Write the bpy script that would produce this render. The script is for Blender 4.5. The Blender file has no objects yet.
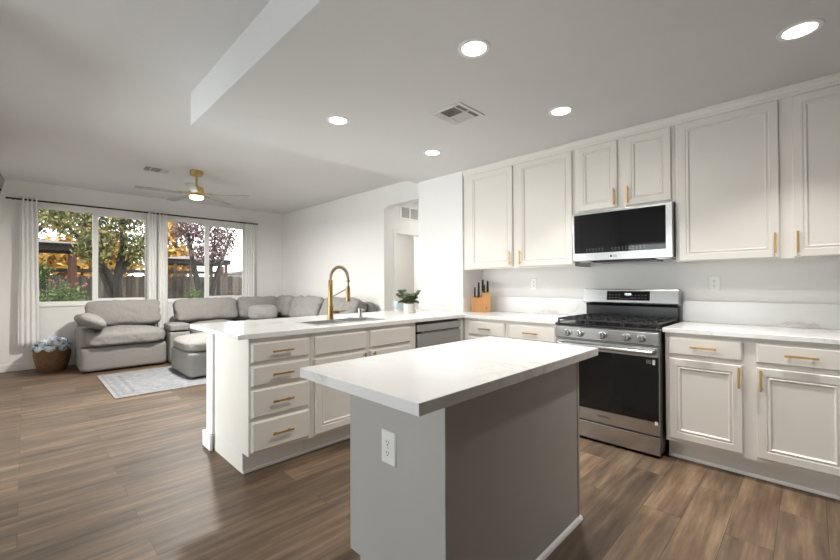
import bpy, bmesh, math, random
from mathutils import Vector, Matrix, noise

S = bpy.context.scene
COL = S.collection
R = math.radians
PI = math.pi

# ------------------------------------------------------------------ camera
F_PX, YAW, PITCH, ROLL, CAM_Z = 391.9046, 0.7814, 0.0104, -0.0037, 1.227
_c, _s = math.cos(YAW), math.sin(YAW)
_f0, _r0, _z0 = Vector((_c, _s, 0)), Vector((_s, -_c, 0)), Vector((0, 0, 1))
_fw = _f0 * math.cos(PITCH) + _z0 * math.sin(PITCH)
_up = _z0 * math.cos(PITCH) - _f0 * math.sin(PITCH)
_rt = _r0 * math.cos(ROLL) + _up * math.sin(ROLL)
_u2 = _up * math.cos(ROLL) - _r0 * math.sin(ROLL)
cam_data = bpy.data.cameras.new('camera')
cam_data.sensor_width = 36
cam_data.lens = F_PX * 36 / 840
cam_data.clip_start = 0.02
cam_data.clip_end = 200
cam = bpy.data.objects.new('camera', cam_data)
COL.objects.link(cam)
cam.matrix_world = Matrix(((_rt.x, _u2.x, -_fw.x, 0), (_rt.y, _u2.y, -_fw.y, 0), (_rt.z, _u2.z, -_fw.z, CAM_Z), (0, 0, 0, 1)))
S.camera = cam

# ------------------------------------------------------------------ sky, daylight, exposure
world = bpy.data.worlds.new('overcast_sky')
S.world = world
world.use_nodes = True
bg = world.node_tree.nodes['Background']
bg.inputs['Color'].default_value = (0.97, 0.985, 1.0, 1)
bg.inputs['Strength'].default_value = 3.8
S.view_settings.view_transform = 'Standard'
S.view_settings.look = 'None'
S.view_settings.exposure = 0.38
S.view_settings.gamma = 1
S.view_settings.use_curve_mapping = False
S.cycles.use_denoising = True
S.cycles.max_bounces = 12
S.cycles.diffuse_bounces = 6
S.cycles.sample_clamp_indirect = 8


def area_light(name, loc, direction, sx, sy, power, color=(1, 1, 1), spread=180):
    d = bpy.data.lights.new(name, 'AREA')
    d.shape = 'RECTANGLE'
    d.size, d.size_y = sx, sy
    d.energy = power
    d.color = color
    d.spread = R(spread)
    o = bpy.data.objects.new(name, d)
    COL.objects.link(o)
    o.location = loc
    o.rotation_euler = Vector(direction).to_track_quat('-Z', 'Y').to_euler()
    return o


# lamps for daylight outside the added patio doors, then added hall and closet lamps
area_light('patio_daylight', (-2.85, 1.75, 1.12), (1, 0, -0.02), 2.4, 2.1, 19, (0.98, 0.99, 1.0))
area_light('living_daylight', (-0.68, 4.1, 1.12), (1, 0, -0.02), 1.9, 2.1, 56, (0.97, 0.985, 1.0))
area_light('added_hall_light', (4.9, 3.95, 2.60), (0, 0, -1), 0.7, 0.5, 8, (1, 0.97, 0.93))  # unseen ceiling lamp, added to brighten the hall
area_light('added_closet_light', (4.3, 5.4, 2.35), (0, 0, -1), 0.5, 0.5, 14, (1, 0.97, 0.93))  # unseen lamp, added to brighten the room behind the hall doorway

# ------------------------------------------------------------------ materials


def lin(r, g, b):
    f = lambda c: (c / 255 / 12.92) if c / 255 <= 0.04045 else ((c / 255 + 0.055) / 1.055) ** 2.4
    return (f(r), f(g), f(b))


class NT:
    def __init__(self, name):
        self.m = bpy.data.materials.new(name)
        self.m.use_nodes = True
        self.t = self.m.node_tree
        self.b = self.t.nodes['Principled BSDF']

    def n(self, kind, **kw):
        nd = self.t.nodes.new(kind)
        for k, v in kw.items():
            if k in nd.inputs.keys() if hasattr(nd.inputs, 'keys') else False:
                nd.inputs[k].default_value = v
            else:
                setattr(nd, k, v)
        return nd

    def l(self, a, b):
        self.t.links.new(a, b)

    def coords(self, scale=(1, 1, 1), rot=(0, 0, 0)):
        tc = self.t.nodes.new('ShaderNodeTexCoord')
        mp = self.t.nodes.new('ShaderNodeMapping')
        mp.inputs['Scale'].default_value = scale
        mp.inputs['Rotation'].default_value = rot
        self.l(tc.outputs['Object'], mp.inputs['Vector'])
        return mp.outputs['Vector']

    def noise(self, vec, scale=5, detail=4, rough=0.5):
        nd = self.t.nodes.new('ShaderNodeTexNoise')
        nd.inputs['Scale'].default_value = scale
        nd.inputs['Detail'].default_value = detail
        nd.inputs['Roughness'].default_value = rough
        if vec is not None:
            self.l(vec, nd.inputs['Vector'])
        return nd.outputs['Fac']

    def ramp(self, fac, stops):
        nd = self.t.nodes.new('ShaderNodeValToRGB')
        e = nd.color_ramp.elements
        while len(e) < len(stops):
            e.new(0.5)
        for i, (p, c) in enumerate(stops):
            e[i].position = p
            e[i].color = (*c, 1)
        self.l(fac, nd.inputs['Fac'])
        return nd.outputs['Color']

    def bump(self, h, strength=0.2, dist=0.01):
        nd = self.t.nodes.new('ShaderNodeBump')
        nd.inputs['Strength'].default_value = strength
        nd.inputs['Distance'].default_value = dist
        self.l(h, nd.inputs['Height'])
        self.l(nd.outputs['Normal'], self.b.inputs['Normal'])

    def math(self, op, a, b=None):
        nd = self.t.nodes.new('ShaderNodeMath')
        nd.operation = op
        for i, x in enumerate((a, b)):
            if x is None:
                continue
            if isinstance(x, (int, float)):
                nd.inputs[i].default_value = x
            else:
                self.l(x, nd.inputs[i])
        return nd.outputs[0]

    def mix(self, fac, a, b, mode='MIX'):
        nd = self.t.nodes.new('ShaderNodeMix')
        nd.data_type = 'RGBA'
        nd.blend_type = mode
        if isinstance(fac, (int, float)):
            nd.inputs[0].default_value = fac
        else:
            self.l(fac, nd.inputs[0])
        for i, x in ((6, a), (7, b)):
            if isinstance(x, tuple):
                nd.inputs[i].default_value = (*x, 1)
            else:
                self.l(x, nd.inputs[i])
        return nd.outputs[2]


def plain(name, col, rough=0.5, metal=0.0, nscale=0, namt=0.06, bump=0.0, bscale=60, coat=0.0, emis=None, estr=0, spec=0.5, stretch=(1, 1, 1)):
    t = NT(name)
    t.b.inputs['Roughness'].default_value = rough
    t.b.inputs['Metallic'].default_value = metal
    t.b.inputs['Specular IOR Level'].default_value = spec
    t.b.inputs['Coat Weight'].default_value = coat
    t.b.inputs['Base Color'].default_value = (*col, 1)
    v = t.coords(stretch)
    if nscale:
        f = t.noise(v, nscale, 4)
        lo = tuple(c * (1 - namt) for c in col)
        hi = tuple(min(1, c * (1 + namt)) for c in col)
        t.l(t.ramp(f, [(0.3, lo), (0.7, hi)]), t.b.inputs['Base Color'])
    if bump:
        t.bump(t.noise(v, bscale, 3), bump, 0.004)
    if emis:
        t.b.inputs['Emission Color'].default_value = (*emis, 1)
        t.b.inputs['Emission Strength'].default_value = estr
    return t.m


M = {}
M['wall'] = plain('painted_wall', (0.82, 0.81, 0.79), 0.75, nscale=3, namt=0.01, bump=0.08, bscale=90)
M['ceiling'] = plain('textured_ceiling', (0.70, 0.70, 0.695), 0.85, nscale=2, namt=0.015, bump=0.25, bscale=45)
M['trim'] = plain('white_trim_paint', (0.82, 0.81, 0.79), 0.4, nscale=4, namt=0.01)
M['cabinet'] = plain('warm_white_cabinet_paint', (0.75, 0.712, 0.66), 0.38, nscale=3, namt=0.015)
M['island'] = plain('grey_island_paint', (0.47, 0.455, 0.435), 0.42, nscale=2, namt=0.03)
M['gold'] = plain('brushed_gold', (0.56, 0.345, 0.115), 0.34, 1.0, nscale=30, namt=0.06)
M['faucet'] = plain('antique_gold', (0.36, 0.25, 0.115), 0.34, 1.0, nscale=30, namt=0.06)
M['sinksteel'] = plain('satin_sink_steel', (0.5, 0.5, 0.49), 0.42, 0.5, nscale=30, namt=0.05)
M['brass'] = plain('aged_brass', (0.62, 0.44, 0.16), 0.32, 1.0, nscale=20, namt=0.06)
M['steel'] = plain('brushed_stainless', (0.52, 0.52, 0.515), 0.24, 1.0, nscale=60, namt=0.07, stretch=(8, 0.4, 8))
M['steel_dark'] = plain('dark_stainless', (0.24, 0.24, 0.245), 0.34, 1.0, nscale=40, namt=0.06)
M['steel_mid'] = plain('grey_stainless', (0.40, 0.40, 0.40), 0.30, 1.0, nscale=40, namt=0.06, stretch=(0.4, 8, 8))
M['black'] = plain('black_enamel', (0.012, 0.012, 0.013), 0.22, nscale=10, namt=0.1)
M['iron'] = plain('cast_iron', (0.02, 0.02, 0.02), 0.5, nscale=60, namt=0.2, bump=0.2, bscale=200)
M['blackglass'] = plain('black_glass', (0.008, 0.008, 0.009), 0.04, nscale=3, namt=0.05)
M['rubber'] = plain('black_plastic', (0.015, 0.015, 0.016), 0.45, nscale=30, namt=0.1)
M['plastic'] = plain('white_plastic', (0.86, 0.86, 0.84), 0.35, nscale=5, namt=0.01)
M['slot'] = plain('dark_slot', (0.03, 0.03, 0.03), 0.6, nscale=5, namt=0.1)
M['mark'] = plain('pale_marking', (0.75, 0.76, 0.78), 0.5, nscale=5, namt=0.02)
M['greymark'] = plain('grey_marking', (0.35, 0.36, 0.37), 0.5, nscale=5, namt=0.02)
M['darkmark'] = plain('dark_marking', (0.03, 0.03, 0.035), 0.5, nscale=5, namt=0.02)
M['display'] = plain('lit_display', (0.6, 0.7, 0.75), 0.4, emis=(0.75, 0.9, 1.0), estr=1.3)
M['lamp'] = plain('lit_lens', (1, 1, 1), 0.4, emis=(1.0, 0.96, 0.9), estr=9)
M['fanlamp'] = plain('lit_fan_lens', (1, 1, 1), 0.4, emis=(1.0, 0.94, 0.85), estr=5)
M['rod'] = plain('dark_bronze', (0.03, 0.025, 0.022), 0.4, 0.7, nscale=20, namt=0.1)
M['blade'] = plain('pale_grey_blade', (0.36, 0.36, 0.35), 0.4, nscale=10, namt=0.05)
M['grille'] = plain('vent_paint', (0.70, 0.70, 0.69), 0.5, nscale=5, namt=0.02)
M['ventdark'] = plain('vent_duct_dark', (0.05, 0.05, 0.05), 0.8, nscale=5, namt=0.1)
def fabric(name, col, crease=0.28):
    t = NT(name)
    v = t.coords()
    f = t.noise(v, 170, 3)
    t.l(t.ramp(f, [(0.3, tuple(c * 0.84 for c in col)), (0.7, tuple(c * 1.16 for c in col))]), t.b.inputs['Base Color'])
    t.b.inputs['Roughness'].default_value = 0.92
    t.b.inputs['Specular IOR Level'].default_value = 0.15
    w = t.t.nodes.new('ShaderNodeTexNoise')
    w.inputs['Scale'].default_value = 5.5
    w.inputs['Detail'].default_value = 3
    w.inputs['Distortion'].default_value = 0.9
    t.l(v, w.inputs['Vector'])
    ridge = t.math('POWER', t.math('SUBTRACT', 1.0, t.math('MULTIPLY', t.math('ABSOLUTE', t.math('SUBTRACT', w.outputs['Fac'], 0.5)), 4.0)), 2.0)
    h = t.math('ADD', t.math('MULTIPLY', ridge, 1.0), t.math('MULTIPLY', f, 0.12))
    t.bump(h, crease, 0.022)
    return t.m


M['sofa'] = fabric('grey_linen', (0.275, 0.264, 0.25))
M['sofa_tight'] = fabric('stretched_grey_linen', (0.275, 0.264, 0.25), 0.05)
M['pillowfab'] = fabric('light_grey_linen', (0.31, 0.30, 0.285))
M['bamboo'] = plain('bamboo_wood', lin(200, 150, 96), 0.45, nscale=14, namt=0.14, stretch=(1, 1, 0.08))
M['terracotta'] = plain('white_ceramic', (0.82, 0.79, 0.75), 0.35, nscale=8, namt=0.02)
M['bluepot'] = plain('pale_blue_glaze', lin(186, 204, 207), 0.3, nscale=6, namt=0.08)
M['leaf'] = plain('dusty_green_leaf', lin(98, 108, 78), 0.55, nscale=20, namt=0.3)
M['soil'] = plain('dark_soil', (0.03, 0.022, 0.016), 0.9, nscale=60, namt=0.3)
M['tvplastic'] = plain('dark_grey_plastic', (0.05, 0.052, 0.05), 0.5, nscale=20, namt=0.05)
M['bark'] = plain('grey_brown_bark', (0.028, 0.022, 0.018), 0.9, nscale=12, namt=0.4, bump=0.6, bscale=30, stretch=(1, 1, 0.3))
M['redwood'] = plain('redwood_post', (0.10, 0.045, 0.026), 0.8, nscale=9, namt=0.2, stretch=(1, 1, 0.15))
M['darkwood'] = plain('dark_stained_wood', (0.03, 0.024, 0.02), 0.8, nscale=9, namt=0.2)
M['shingle'] = plain('grey_brown_shingle', (0.15, 0.13, 0.125), 0.9, nscale=14, namt=0.3)
M['shed'] = plain('pale_siding', (0.55, 0.57, 0.6), 0.8, nscale=4, namt=0.05)
M['ground'] = plain('dry_lawn', (0.11, 0.10, 0.055), 0.95, nscale=6, namt=0.4, bump=0.5, bscale=30)
M['soap'] = plain('brushed_nickel', (0.5, 0.5, 0.49), 0.3, 1.0, nscale=30, namt=0.05)


def quartz():
    t = NT('white_quartz')
    v = t.coords()
    w = t.t.nodes.new('ShaderNodeTexNoise')
    w.inputs['Scale'].default_value = 1.6
    w.inputs['Detail'].default_value = 6
    w.inputs['Roughness'].default_value = 0.62
    w.inputs['Distortion'].default_value = 1.2
    t.l(v, w.inputs['Vector'])
    d = t.math('ABSOLUTE', t.math('SUBTRACT', w.outputs['Fac'], 0.5))
    vein = t.ramp(d, [(0.0, (1, 1, 1)), (0.014, (0.25, 0.25, 0.25)), (0.05, (0, 0, 0))])
    patch = t.ramp(t.noise(v, 1.3, 2), [(0.48, (0, 0, 0)), (0.66, (1, 1, 1))])
    f = t.math('MULTIPLY', t.math('MULTIPLY', vein, patch), 0.62)
    soft = t.ramp(t.noise(v, 3.0, 5), [(0.3, (0.835, 0.83, 0.815)), (0.7, (0.87, 0.865, 0.855))])
    t.l(t.mix(f, soft, (0.50, 0.47, 0.43)), t.b.inputs['Base Color'])
    t.b.inputs['Roughness'].default_value = 0.16
    return t.m


M['quartz'] = quartz()


def floor_mat():
    t = NT('wood_plank_floor')
    v = t.coords()
    br = t.t.nodes.new('ShaderNodeTexBrick')
    br.offset = 0.37
    br.offset_frequency = 2
    br.inputs['Scale'].default_value = 1
    br.inputs['Brick Width'].default_value = 1.22
    br.inputs['Row Height'].default_value = 0.18
    br.inputs['Mortar Size'].default_value = 0.0014
    br.inputs['Mortar Smooth'].default_value = 0.1
    br.inputs['Bias'].default_value = 0.0
    br.inputs['Color1'].default_value = (0, 0, 0, 1)
    br.inputs['Color2'].default_value = (1, 1, 1, 1)
    br.inputs['Mortar'].default_value = (0, 0, 0, 1)
    t.l(v, br.inputs['Vector'])
    # shift the grain per plank
    sep = t.t.nodes.new('ShaderNodeSeparateXYZ')
    t.l(v, sep.inputs[0])
    cmb = t.t.nodes.new('ShaderNodeCombineXYZ')
    off = t.math('MULTIPLY', br.outputs['Color'], 37.0)
    t.l(t.math('ADD', t.math('MULTIPLY', sep.outputs[0], 0.9), off), cmb.inputs[0])
    t.l(t.math('ADD', t.math('MULTIPLY', sep.outputs[1], 9.0), off), cmb.inputs[1])
    gr = t.noise(cmb.outputs[0], 1.7, 7, 0.62)
    cmb2 = t.t.nodes.new('ShaderNodeCombineXYZ')
    t.l(t.math('ADD', t.math('MULTIPLY', sep.outputs[0], 2.5), off), cmb2.inputs[0])
    t.l(t.math('MULTIPLY', sep.outputs[1], 60.0), cmb2.inputs[1])
    fine = t.noise(cmb2.outputs[0], 2.0, 4, 0.6)
    base = t.ramp(gr, [(0.30, lin(76, 61, 48)), (0.5, lin(108, 89, 71)), (0.70, lin(143, 121, 98))])
    tint = t.ramp(br.outputs['Color'], [(0.0, (0.68, 0.68, 0.68)), (0.5, (0.93, 0.925, 0.92)), (1.0, (1.2, 1.16, 1.11))])
    c = t.mix(1.0, base, tint, 'MULTIPLY')
    c = t.mix(0.35, c, t.ramp(fine, [(0.3, (0.6, 0.58, 0.56)), (0.7, (1.15, 1.15, 1.15))]), 'MULTIPLY')
    c = t.mix(t.math('MULTIPLY', br.outputs['Fac'], 0.55), c, (0.03, 0.024, 0.02))
    t.l(c, t.b.inputs['Base Color'])
    t.l(t.math('ADD', t.math('MULTIPLY', fine, 0.16), 0.42), t.b.inputs['Roughness'])
    h = t.math('SUBTRACT', t.math('MULTIPLY', fine, 0.3), br.outputs['Fac'])
    t.bump(h, 0.25, 0.0015)
    return t.m


M['floor'] = floor_mat()


def glass_mat():
    m = bpy.data.materials.new('window_glass')
    m.use_nodes = True
    t = m.node_tree
    t.nodes.clear()
    out = t.nodes.new('ShaderNodeOutputMaterial')
    tr = t.nodes.new('ShaderNodeBsdfTransparent')
    tr.inputs[0].default_value = (0.93, 0.95, 0.95, 1)
    gl = t.nodes.new('ShaderNodeBsdfGlossy')
    gl.inputs['Roughness'].default_value = 0.01
    fr = t.nodes.new('ShaderNodeFresnel')
    fr.inputs['IOR'].default_value = 1.45
    mx = t.nodes.new('ShaderNodeMixShader')
    t.links.new(fr.outputs[0], mx.inputs[0])
    t.links.new(tr.outputs[0], mx.inputs[1])
    t.links.new(gl.outputs[0], mx.inputs[2])
    t.links.new(mx.outputs[0], out.inputs[0])
    return m


M['glass'] = glass_mat()


def curtain_mat():
    t = NT('white_curtain_linen')
    v = t.coords()
    c = t.ramp(t.noise(v, 140, 3), [(0.3, (0.88, 0.875, 0.865)), (0.7, (0.93, 0.925, 0.915))])
    t.l(c, t.b.inputs['Base Color'])
    t.b.inputs['Roughness'].default_value = 0.9
    tl = t.t.nodes.new('ShaderNodeBsdfTranslucent')
    tl.inputs[0].default_value = (0.85, 0.84, 0.82, 1)
    mx = t.t.nodes.new('ShaderNodeMixShader')
    mx.inputs[0].default_value = 0.12
    out = t.t.nodes['Material Output']
    t.l(t.b.outputs[0], mx.inputs[1])
    t.l(tl.outputs[0], mx.inputs[2])
    t.l(mx.outputs[0], out.inputs[0])
    return t.m


M['curtain'] = curtain_mat()


def leaf_mat(name, stops, transl=0.25):
    t = NT(name)
    g = t.t.nodes.new('ShaderNodeNewGeometry')
    t.l(t.ramp(g.outputs['Random Per Island'], stops), t.b.inputs['Base Color'])
    t.b.inputs['Roughness'].default_value = 0.7
    t.b.inputs['Specular IOR Level'].default_value = 0.2
    return t.m


M['leaf_mixed'] = leaf_mat('autumn_mixed_leaves', [(0, (0.10, 0.12, 0.03)), (0.35, (0.17, 0.20, 0.05)), (0.6, (0.33, 0.25, 0.07)), (0.8, (0.36, 0.15, 0.07)), (1, (0.42, 0.37, 0.18))])
M['leaf_green'] = leaf_mat('dark_green_leaves', [(0, (0.05, 0.06, 0.022)), (0.5, (0.13, 0.14, 0.05)), (0.85, (0.26, 0.23, 0.09)), (1, (0.26, 0.18, 0.075))])
M['leaf_yellow'] = leaf_mat('golden_leaves', [(0, (0.34, 0.17, 0.04)), (0.5, (0.46, 0.26, 0.06)), (1, (0.55, 0.38, 0.13))])
M['leaf_purple'] = leaf_mat('plum_leaves', [(0, (0.06, 0.035, 0.035)), (0.5, (0.15, 0.09, 0.085)), (0.85, (0.26, 0.17, 0.16)), (1, (0.36, 0.26, 0.24))])
M['leaf_bush'] = leaf_mat('bright_green_leaves', [(0, (0.03, 0.055, 0.014)), (0.5, (0.075, 0.12, 0.035)), (1, (0.19, 0.23, 0.09))])
M['petal'] = leaf_mat('pink_petals', [(0, (0.30, 0.06, 0.08)), (1, (0.42, 0.16, 0.17))])


def fence_mat():
    t = NT('weathered_fence')
    v = t.coords((7.0, 1, 0.5))
    f = t.noise(v, 1.5, 5, 0.6)
    c = t.ramp(f, [(0.25, (0.03, 0.022, 0.017)), (0.5, (0.085, 0.068, 0.055)), (0.75, (0.19, 0.165, 0.14))])
    g = t.t.nodes.new('ShaderNodeNewGeometry')
    k = t.ramp(g.outputs['Random Per Island'], [(0, (0.5, 0.45, 0.42)), (1, (1.5, 1.48, 1.45))])
    t.l(t.mix(1.0, c, k, 'MULTIPLY'), t.b.inputs['Base Color'])
    t.b.inputs['Roughness'].default_value = 0.9
    return t.m


M['fence'] = fence_mat()


def wicker_mat():
    t = NT('woven_wicker')
    v = t.coords()
    w = t.t.nodes.new('ShaderNodeTexWave')
    w.bands_direction = 'Z'
    w.inputs['Scale'].default_value = 22
    w.inputs['Distortion'].default_value = 1.5
    w.inputs['Detail'].default_value = 2
    t.l(v, w.inputs['Vector'])
    n = t.noise(v, 45, 3)
    f = t.math('ADD', t.math('MULTIPLY', w.outputs['Fac'], 0.5), t.math('MULTIPLY', n, 0.5))
    t.l(t.ramp(f, [(0.25, lin(62, 42, 24)), (0.55, lin(128, 92, 56)), (0.8, lin(168, 130, 86))]), t.b.inputs['Base Color'])
    t.b.inputs['Roughness'].default_value = 0.7
    t.bump(f, 0.8, 0.01)
    return t.m


M['wicker'] = wicker_mat()


def throw_mat():
    t = NT('blue_white_throw')
    v = t.coords()
    f = t.noise(v, 17, 3, 0.6)
    t.l(t.ramp(f, [(0.36, lin(92, 116, 148)), (0.46, lin(150, 172, 196)), (0.54, lin(224, 228, 230)), (0.7, lin(238, 238, 236))]), t.b.inputs['Base Color'])
    t.b.inputs['Roughness'].default_value = 0.9
    return t.m


M['throw'] = throw_mat()


def rug_mat(hx, hy):
    t = NT('distressed_blue_rug')
    tc = t.t.nodes.new('ShaderNodeTexCoord')
    sep = t.t.nodes.new('ShaderNodeSeparateXYZ')
    t.l(tc.outputs['Object'], sep.inputs[0])
    ax = t.math('ABSOLUTE', sep.outputs[0])
    ay = t.math('ABSOLUTE', sep.outputs[1])
    edge = t.math('MINIMUM', t.math('SUBTRACT', hx, ax), t.math('SUBTRACT', hy, ay))
    bands = t.ramp(t.math('MULTIPLY', edge, 2.0), [
        (0.0, lin(214, 212, 208)), (0.06, lin(204, 203, 202)), (0.09, lin(120, 132, 152)), (0.13, lin(190, 192, 196)),
        (0.22, lin(150, 160, 176)), (0.34, lin(198, 199, 202)), (0.40, lin(104, 118, 142)), (0.47, lin(186, 190, 196)), (0.62, lin(170, 178, 190))])
    wv = t.t.nodes.new('ShaderNodeTexVoronoi')
    wv.feature = 'F1'
    wv.inputs['Scale'].default_value = 19
    t.l(tc.outputs['Object'], wv.inputs['Vector'])
    motif = t.ramp(wv.outputs['Distance'], [(0.15, lin(70, 84, 112)), (0.32, lin(180, 182, 186)), (0.5, lin(112, 124, 148)), (0.7, lin(186, 186, 186))])
    c = t.mix(0.5, bands, motif)
    wear = t.ramp(t.noise(tc.outputs['Object'], 7, 6, 0.7), [(0.42, (0, 0, 0)), (0.62, (1, 1, 1))])
    c = t.mix(t.math('MULTIPLY', wear, 0.4), c, lin(200, 199, 197))
    c = t.mix(1.0, c, (0.64, 0.625, 0.60), 'MULTIPLY')
    t.l(c, t.b.inputs['Base Color'])
    t.b.inputs['Roughness'].default_value = 0.95
    t.bump(t.noise(tc.outputs['Object'], 300, 2), 0.3, 0.004)
    return t.m


# ------------------------------------------------------------------ mesh helpers
ORG = {}


def B():
    return bmesh.new()


def box(bm, x0, x1, y0, y1, z0, z1):
    x0, x1 = min(x0, x1), max(x0, x1)
    y0, y1 = min(y0, y1), max(y0, y1)
    z0, z1 = min(z0, z1), max(z0, z1)
    v = [bm.verts.new((x, y, z)) for z in (z0, z1) for y in (y0, y1) for x in (x0, x1)]
    for q in ((0, 2, 3, 1), (4, 5, 7, 6), (0, 1, 5, 4), (2, 6, 7, 3), (0, 4, 6, 2), (1, 3, 7, 5)):
        bm.faces.new([v[i] for i in q])
    return v


class Fr:
    """face frame: point = O + u U + v V + n N"""

    def __init__(self, O, U, V, N):
        self.O, self.U, self.V, self.N = Vector(O), Vector(U), Vector(V), Vector(N)

    def p(self, u, v, n):
        return self.O + self.U * u + self.V * v + self.N * n


def fbox(bm, f, u0, u1, v0, v1, n0, n1):
    c = [f.p(u, v, n) for n in (n0, n1) for v in (v0, v1) for u in (u0, u1)]
    v = [bm.verts.new(p) for p in c]
    for q in ((0, 2, 3, 1), (4, 5, 7, 6), (0, 1, 5, 4), (2, 6, 7, 3), (0, 4, 6, 2), (1, 3, 7, 5)):
        bm.faces.new([v[i] for i in q])


def rings(bm, f, u0, u1, v0, v1, prof):
    prev = None
    first = None
    for (ins, h) in prof:
        r = [bm.verts.new(f.p(u, v, h)) for u, v in ((u0 + ins, v0 + ins), (u1 - ins, v0 + ins), (u1 - ins, v1 - ins), (u0 + ins, v1 - ins))]
        if prev:
            for i in range(4):
                bm.faces.new((prev[i], prev[(i + 1) % 4], r[(i + 1) % 4], r[i]))
        else:
            first = r
        prev = r
    bm.faces.new(prev)
    bm.faces.new(first[::-1])


def frame_of(d):
    d = d.normalized()
    a = Vector((0, 0, 1)) if abs(d.z) < 0.9 else Vector((1, 0, 0))
    x = d.cross(a).normalized()
    return x, d.cross(x).normalized()


def tube(bm, pts, r, seg=12, cap=True):
    pts = [Vector(p) for p in pts]
    rs = r if isinstance(r, (list, tuple)) else [r] * len(pts)
    prev = None
    x = y = None
    for i, p in enumerate(pts):
        d = (pts[min(i + 1, len(pts) - 1)] - pts[max(i - 1, 0)])
        if d.length < 1e-9:
            d = Vector((0, 0, 1))
        d = d.normalized()
        if x is None:
            x, y = frame_of(d)
        else:
            x = (x - d * x.dot(d)).normalized()
            y = d.cross(x)
        ring = [bm.verts.new(p + (x * math.cos(a) + y * math.sin(a)) * rs[i]) for a in (2 * PI * k / seg for k in range(seg))]
        if prev:
            for k in range(seg):
                bm.faces.new((prev[k], prev[(k + 1) % seg], ring[(k + 1) % seg], ring[k]))
        elif cap:
            bm.faces.new(ring[::-1])
        prev = ring
    if cap:
        bm.faces.new(prev)


def lathe(bm, prof, cx, cy, seg=28, wob=None):
    """prof: list of (radius, z)"""
    prev = None
    for i, (r, z) in enumerate(prof):
        if r < 1e-6:
            ring = [bm.verts.new((cx, cy, z))]
        else:
            ring = []
            for k in range(seg):
                a = 2 * PI * k / seg
                rr, zz = (r, z) if wob is None else wob(i, a, r, z)
                ring.append(bm.verts.new((cx + rr * math.cos(a), cy + rr * math.sin(a), zz)))
        if prev:
            n, m = len(prev), len(ring)
            for k in range(seg):
                a0, a1 = prev[k % n], prev[(k + 1) % n]
                b0, b1 = ring[k % m], ring[(k + 1) % m]
                if n == 1 and m == 1:
                    continue
                if n == 1:
                    bm.faces.new((a0, b1, b0))
                elif m == 1:
                    bm.faces.new((a0, a1, b0))
                else:
                    bm.faces.new((a0, a1, b1, b0))
        prev = ring
    return bm


def prism(bm, poly, axis, a0, a1):
    """poly: list of 2D points; axis 'x','y','z' extruded a0..a1"""
    def pt(p, a):
        return {'x': (a, p[0], p[1]), 'y': (p[0], a, p[1]), 'z': (p[0], p[1], a)}[axis]
    A = [bm.verts.new(pt(p, a0)) for p in poly]
    C = [bm.verts.new(pt(p, a1)) for p in poly]
    n = len(poly)
    for i in range(n):
        bm.faces.new((A[i], A[(i + 1) % n], C[(i + 1) % n], C[i]))
    bm.faces.new(A[::-1])
    bm.faces.new(C)


def soft_box(bm, c, s, p=5, crown=0.0, wr=0.0, wscale=5.0, n=14, seed=0, rot=None, pinch=0.0, sag=0.0):
    """a padded, rounded block: centre c, full size s, rounding power p, crown raises the middle of the top"""
    c = Vector(c)
    hx, hy, hz = s[0] / 2, s[1] / 2, s[2] / 2
    cache = {}

    def vert(i, j, k):
        key = (i, j, k)
        if key in cache:
            return cache[key]
        u, v, w = (2 * i / n - 1), (2 * j / n - 1), (2 * k / n - 1)
        # concentrate the grid towards the edges a little
        f = lambda t: math.sin(t * PI / 2 * 0.86) / math.sin(PI / 2 * 0.86)
        u, v, w = f(u), f(v), f(w)
        L = (abs(u) ** p + abs(v) ** p + abs(w) ** p) ** (1 / p)
        mx = max(abs(u), abs(v), abs(w))
        q = Vector((u, v, w)) * (mx / L if L else 1)
        x, y, z = q.x * hx, q.y * hy, q.z * hz
        bulge = (1 - min(1, abs(q.x)) ** 2.2) * (1 - min(1, abs(q.y)) ** 2.2)
        if crown:
            z += crown * bulge * (1 if q.z > 0 else 0.25) * abs(q.z)
        if pinch:
            z *= 1 - pinch * (1 - (1 - min(1, abs(q.x)) ** 3) * (1 - min(1, abs(q.y)) ** 3))
        if sag:
            z -= sag * (1 - q.x * q.x) * (q.z > 0)
        P = Vector((x, y, z))
        if wr:
            nz = noise.noise(P * wscale + Vector((seed * 7.3, seed * 3.1, 1.7))) + 0.5 * noise.noise(P * wscale * 2.3 + Vector((seed, 9.1, seed * 2)))
            # sharp creases
            cr = 1 - abs(noise.noise(P * wscale * 0.8 + Vector((3.3, seed * 5.1, 0))))
            d = P.normalized() if P.length else Vector((0, 0, 1))
            P = P + d * wr * (nz - 0.7 * max(0, cr - 0.82) / 0.18)
        if rot is not None:
            P = rot @ P
        bv = bm.verts.new(c + P)
        cache[key] = bv
        return bv
    for a in range(n):
        for b in range(n):
            for side in (0, n):
                for ax in range(3):
                    idx = []
                    for (da, db) in ((0, 0), (1, 0), (1, 1), (0, 1)):
                        t = [0, 0, 0]
                        t[ax] = side
                        t[(ax + 1) % 3] = a + da
                        t[(ax + 2) % 3] = b + db
                        idx.append(vert(*t))
                    if side == 0:
                        idx.reverse()
                    bm.faces.new(idx)


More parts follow.
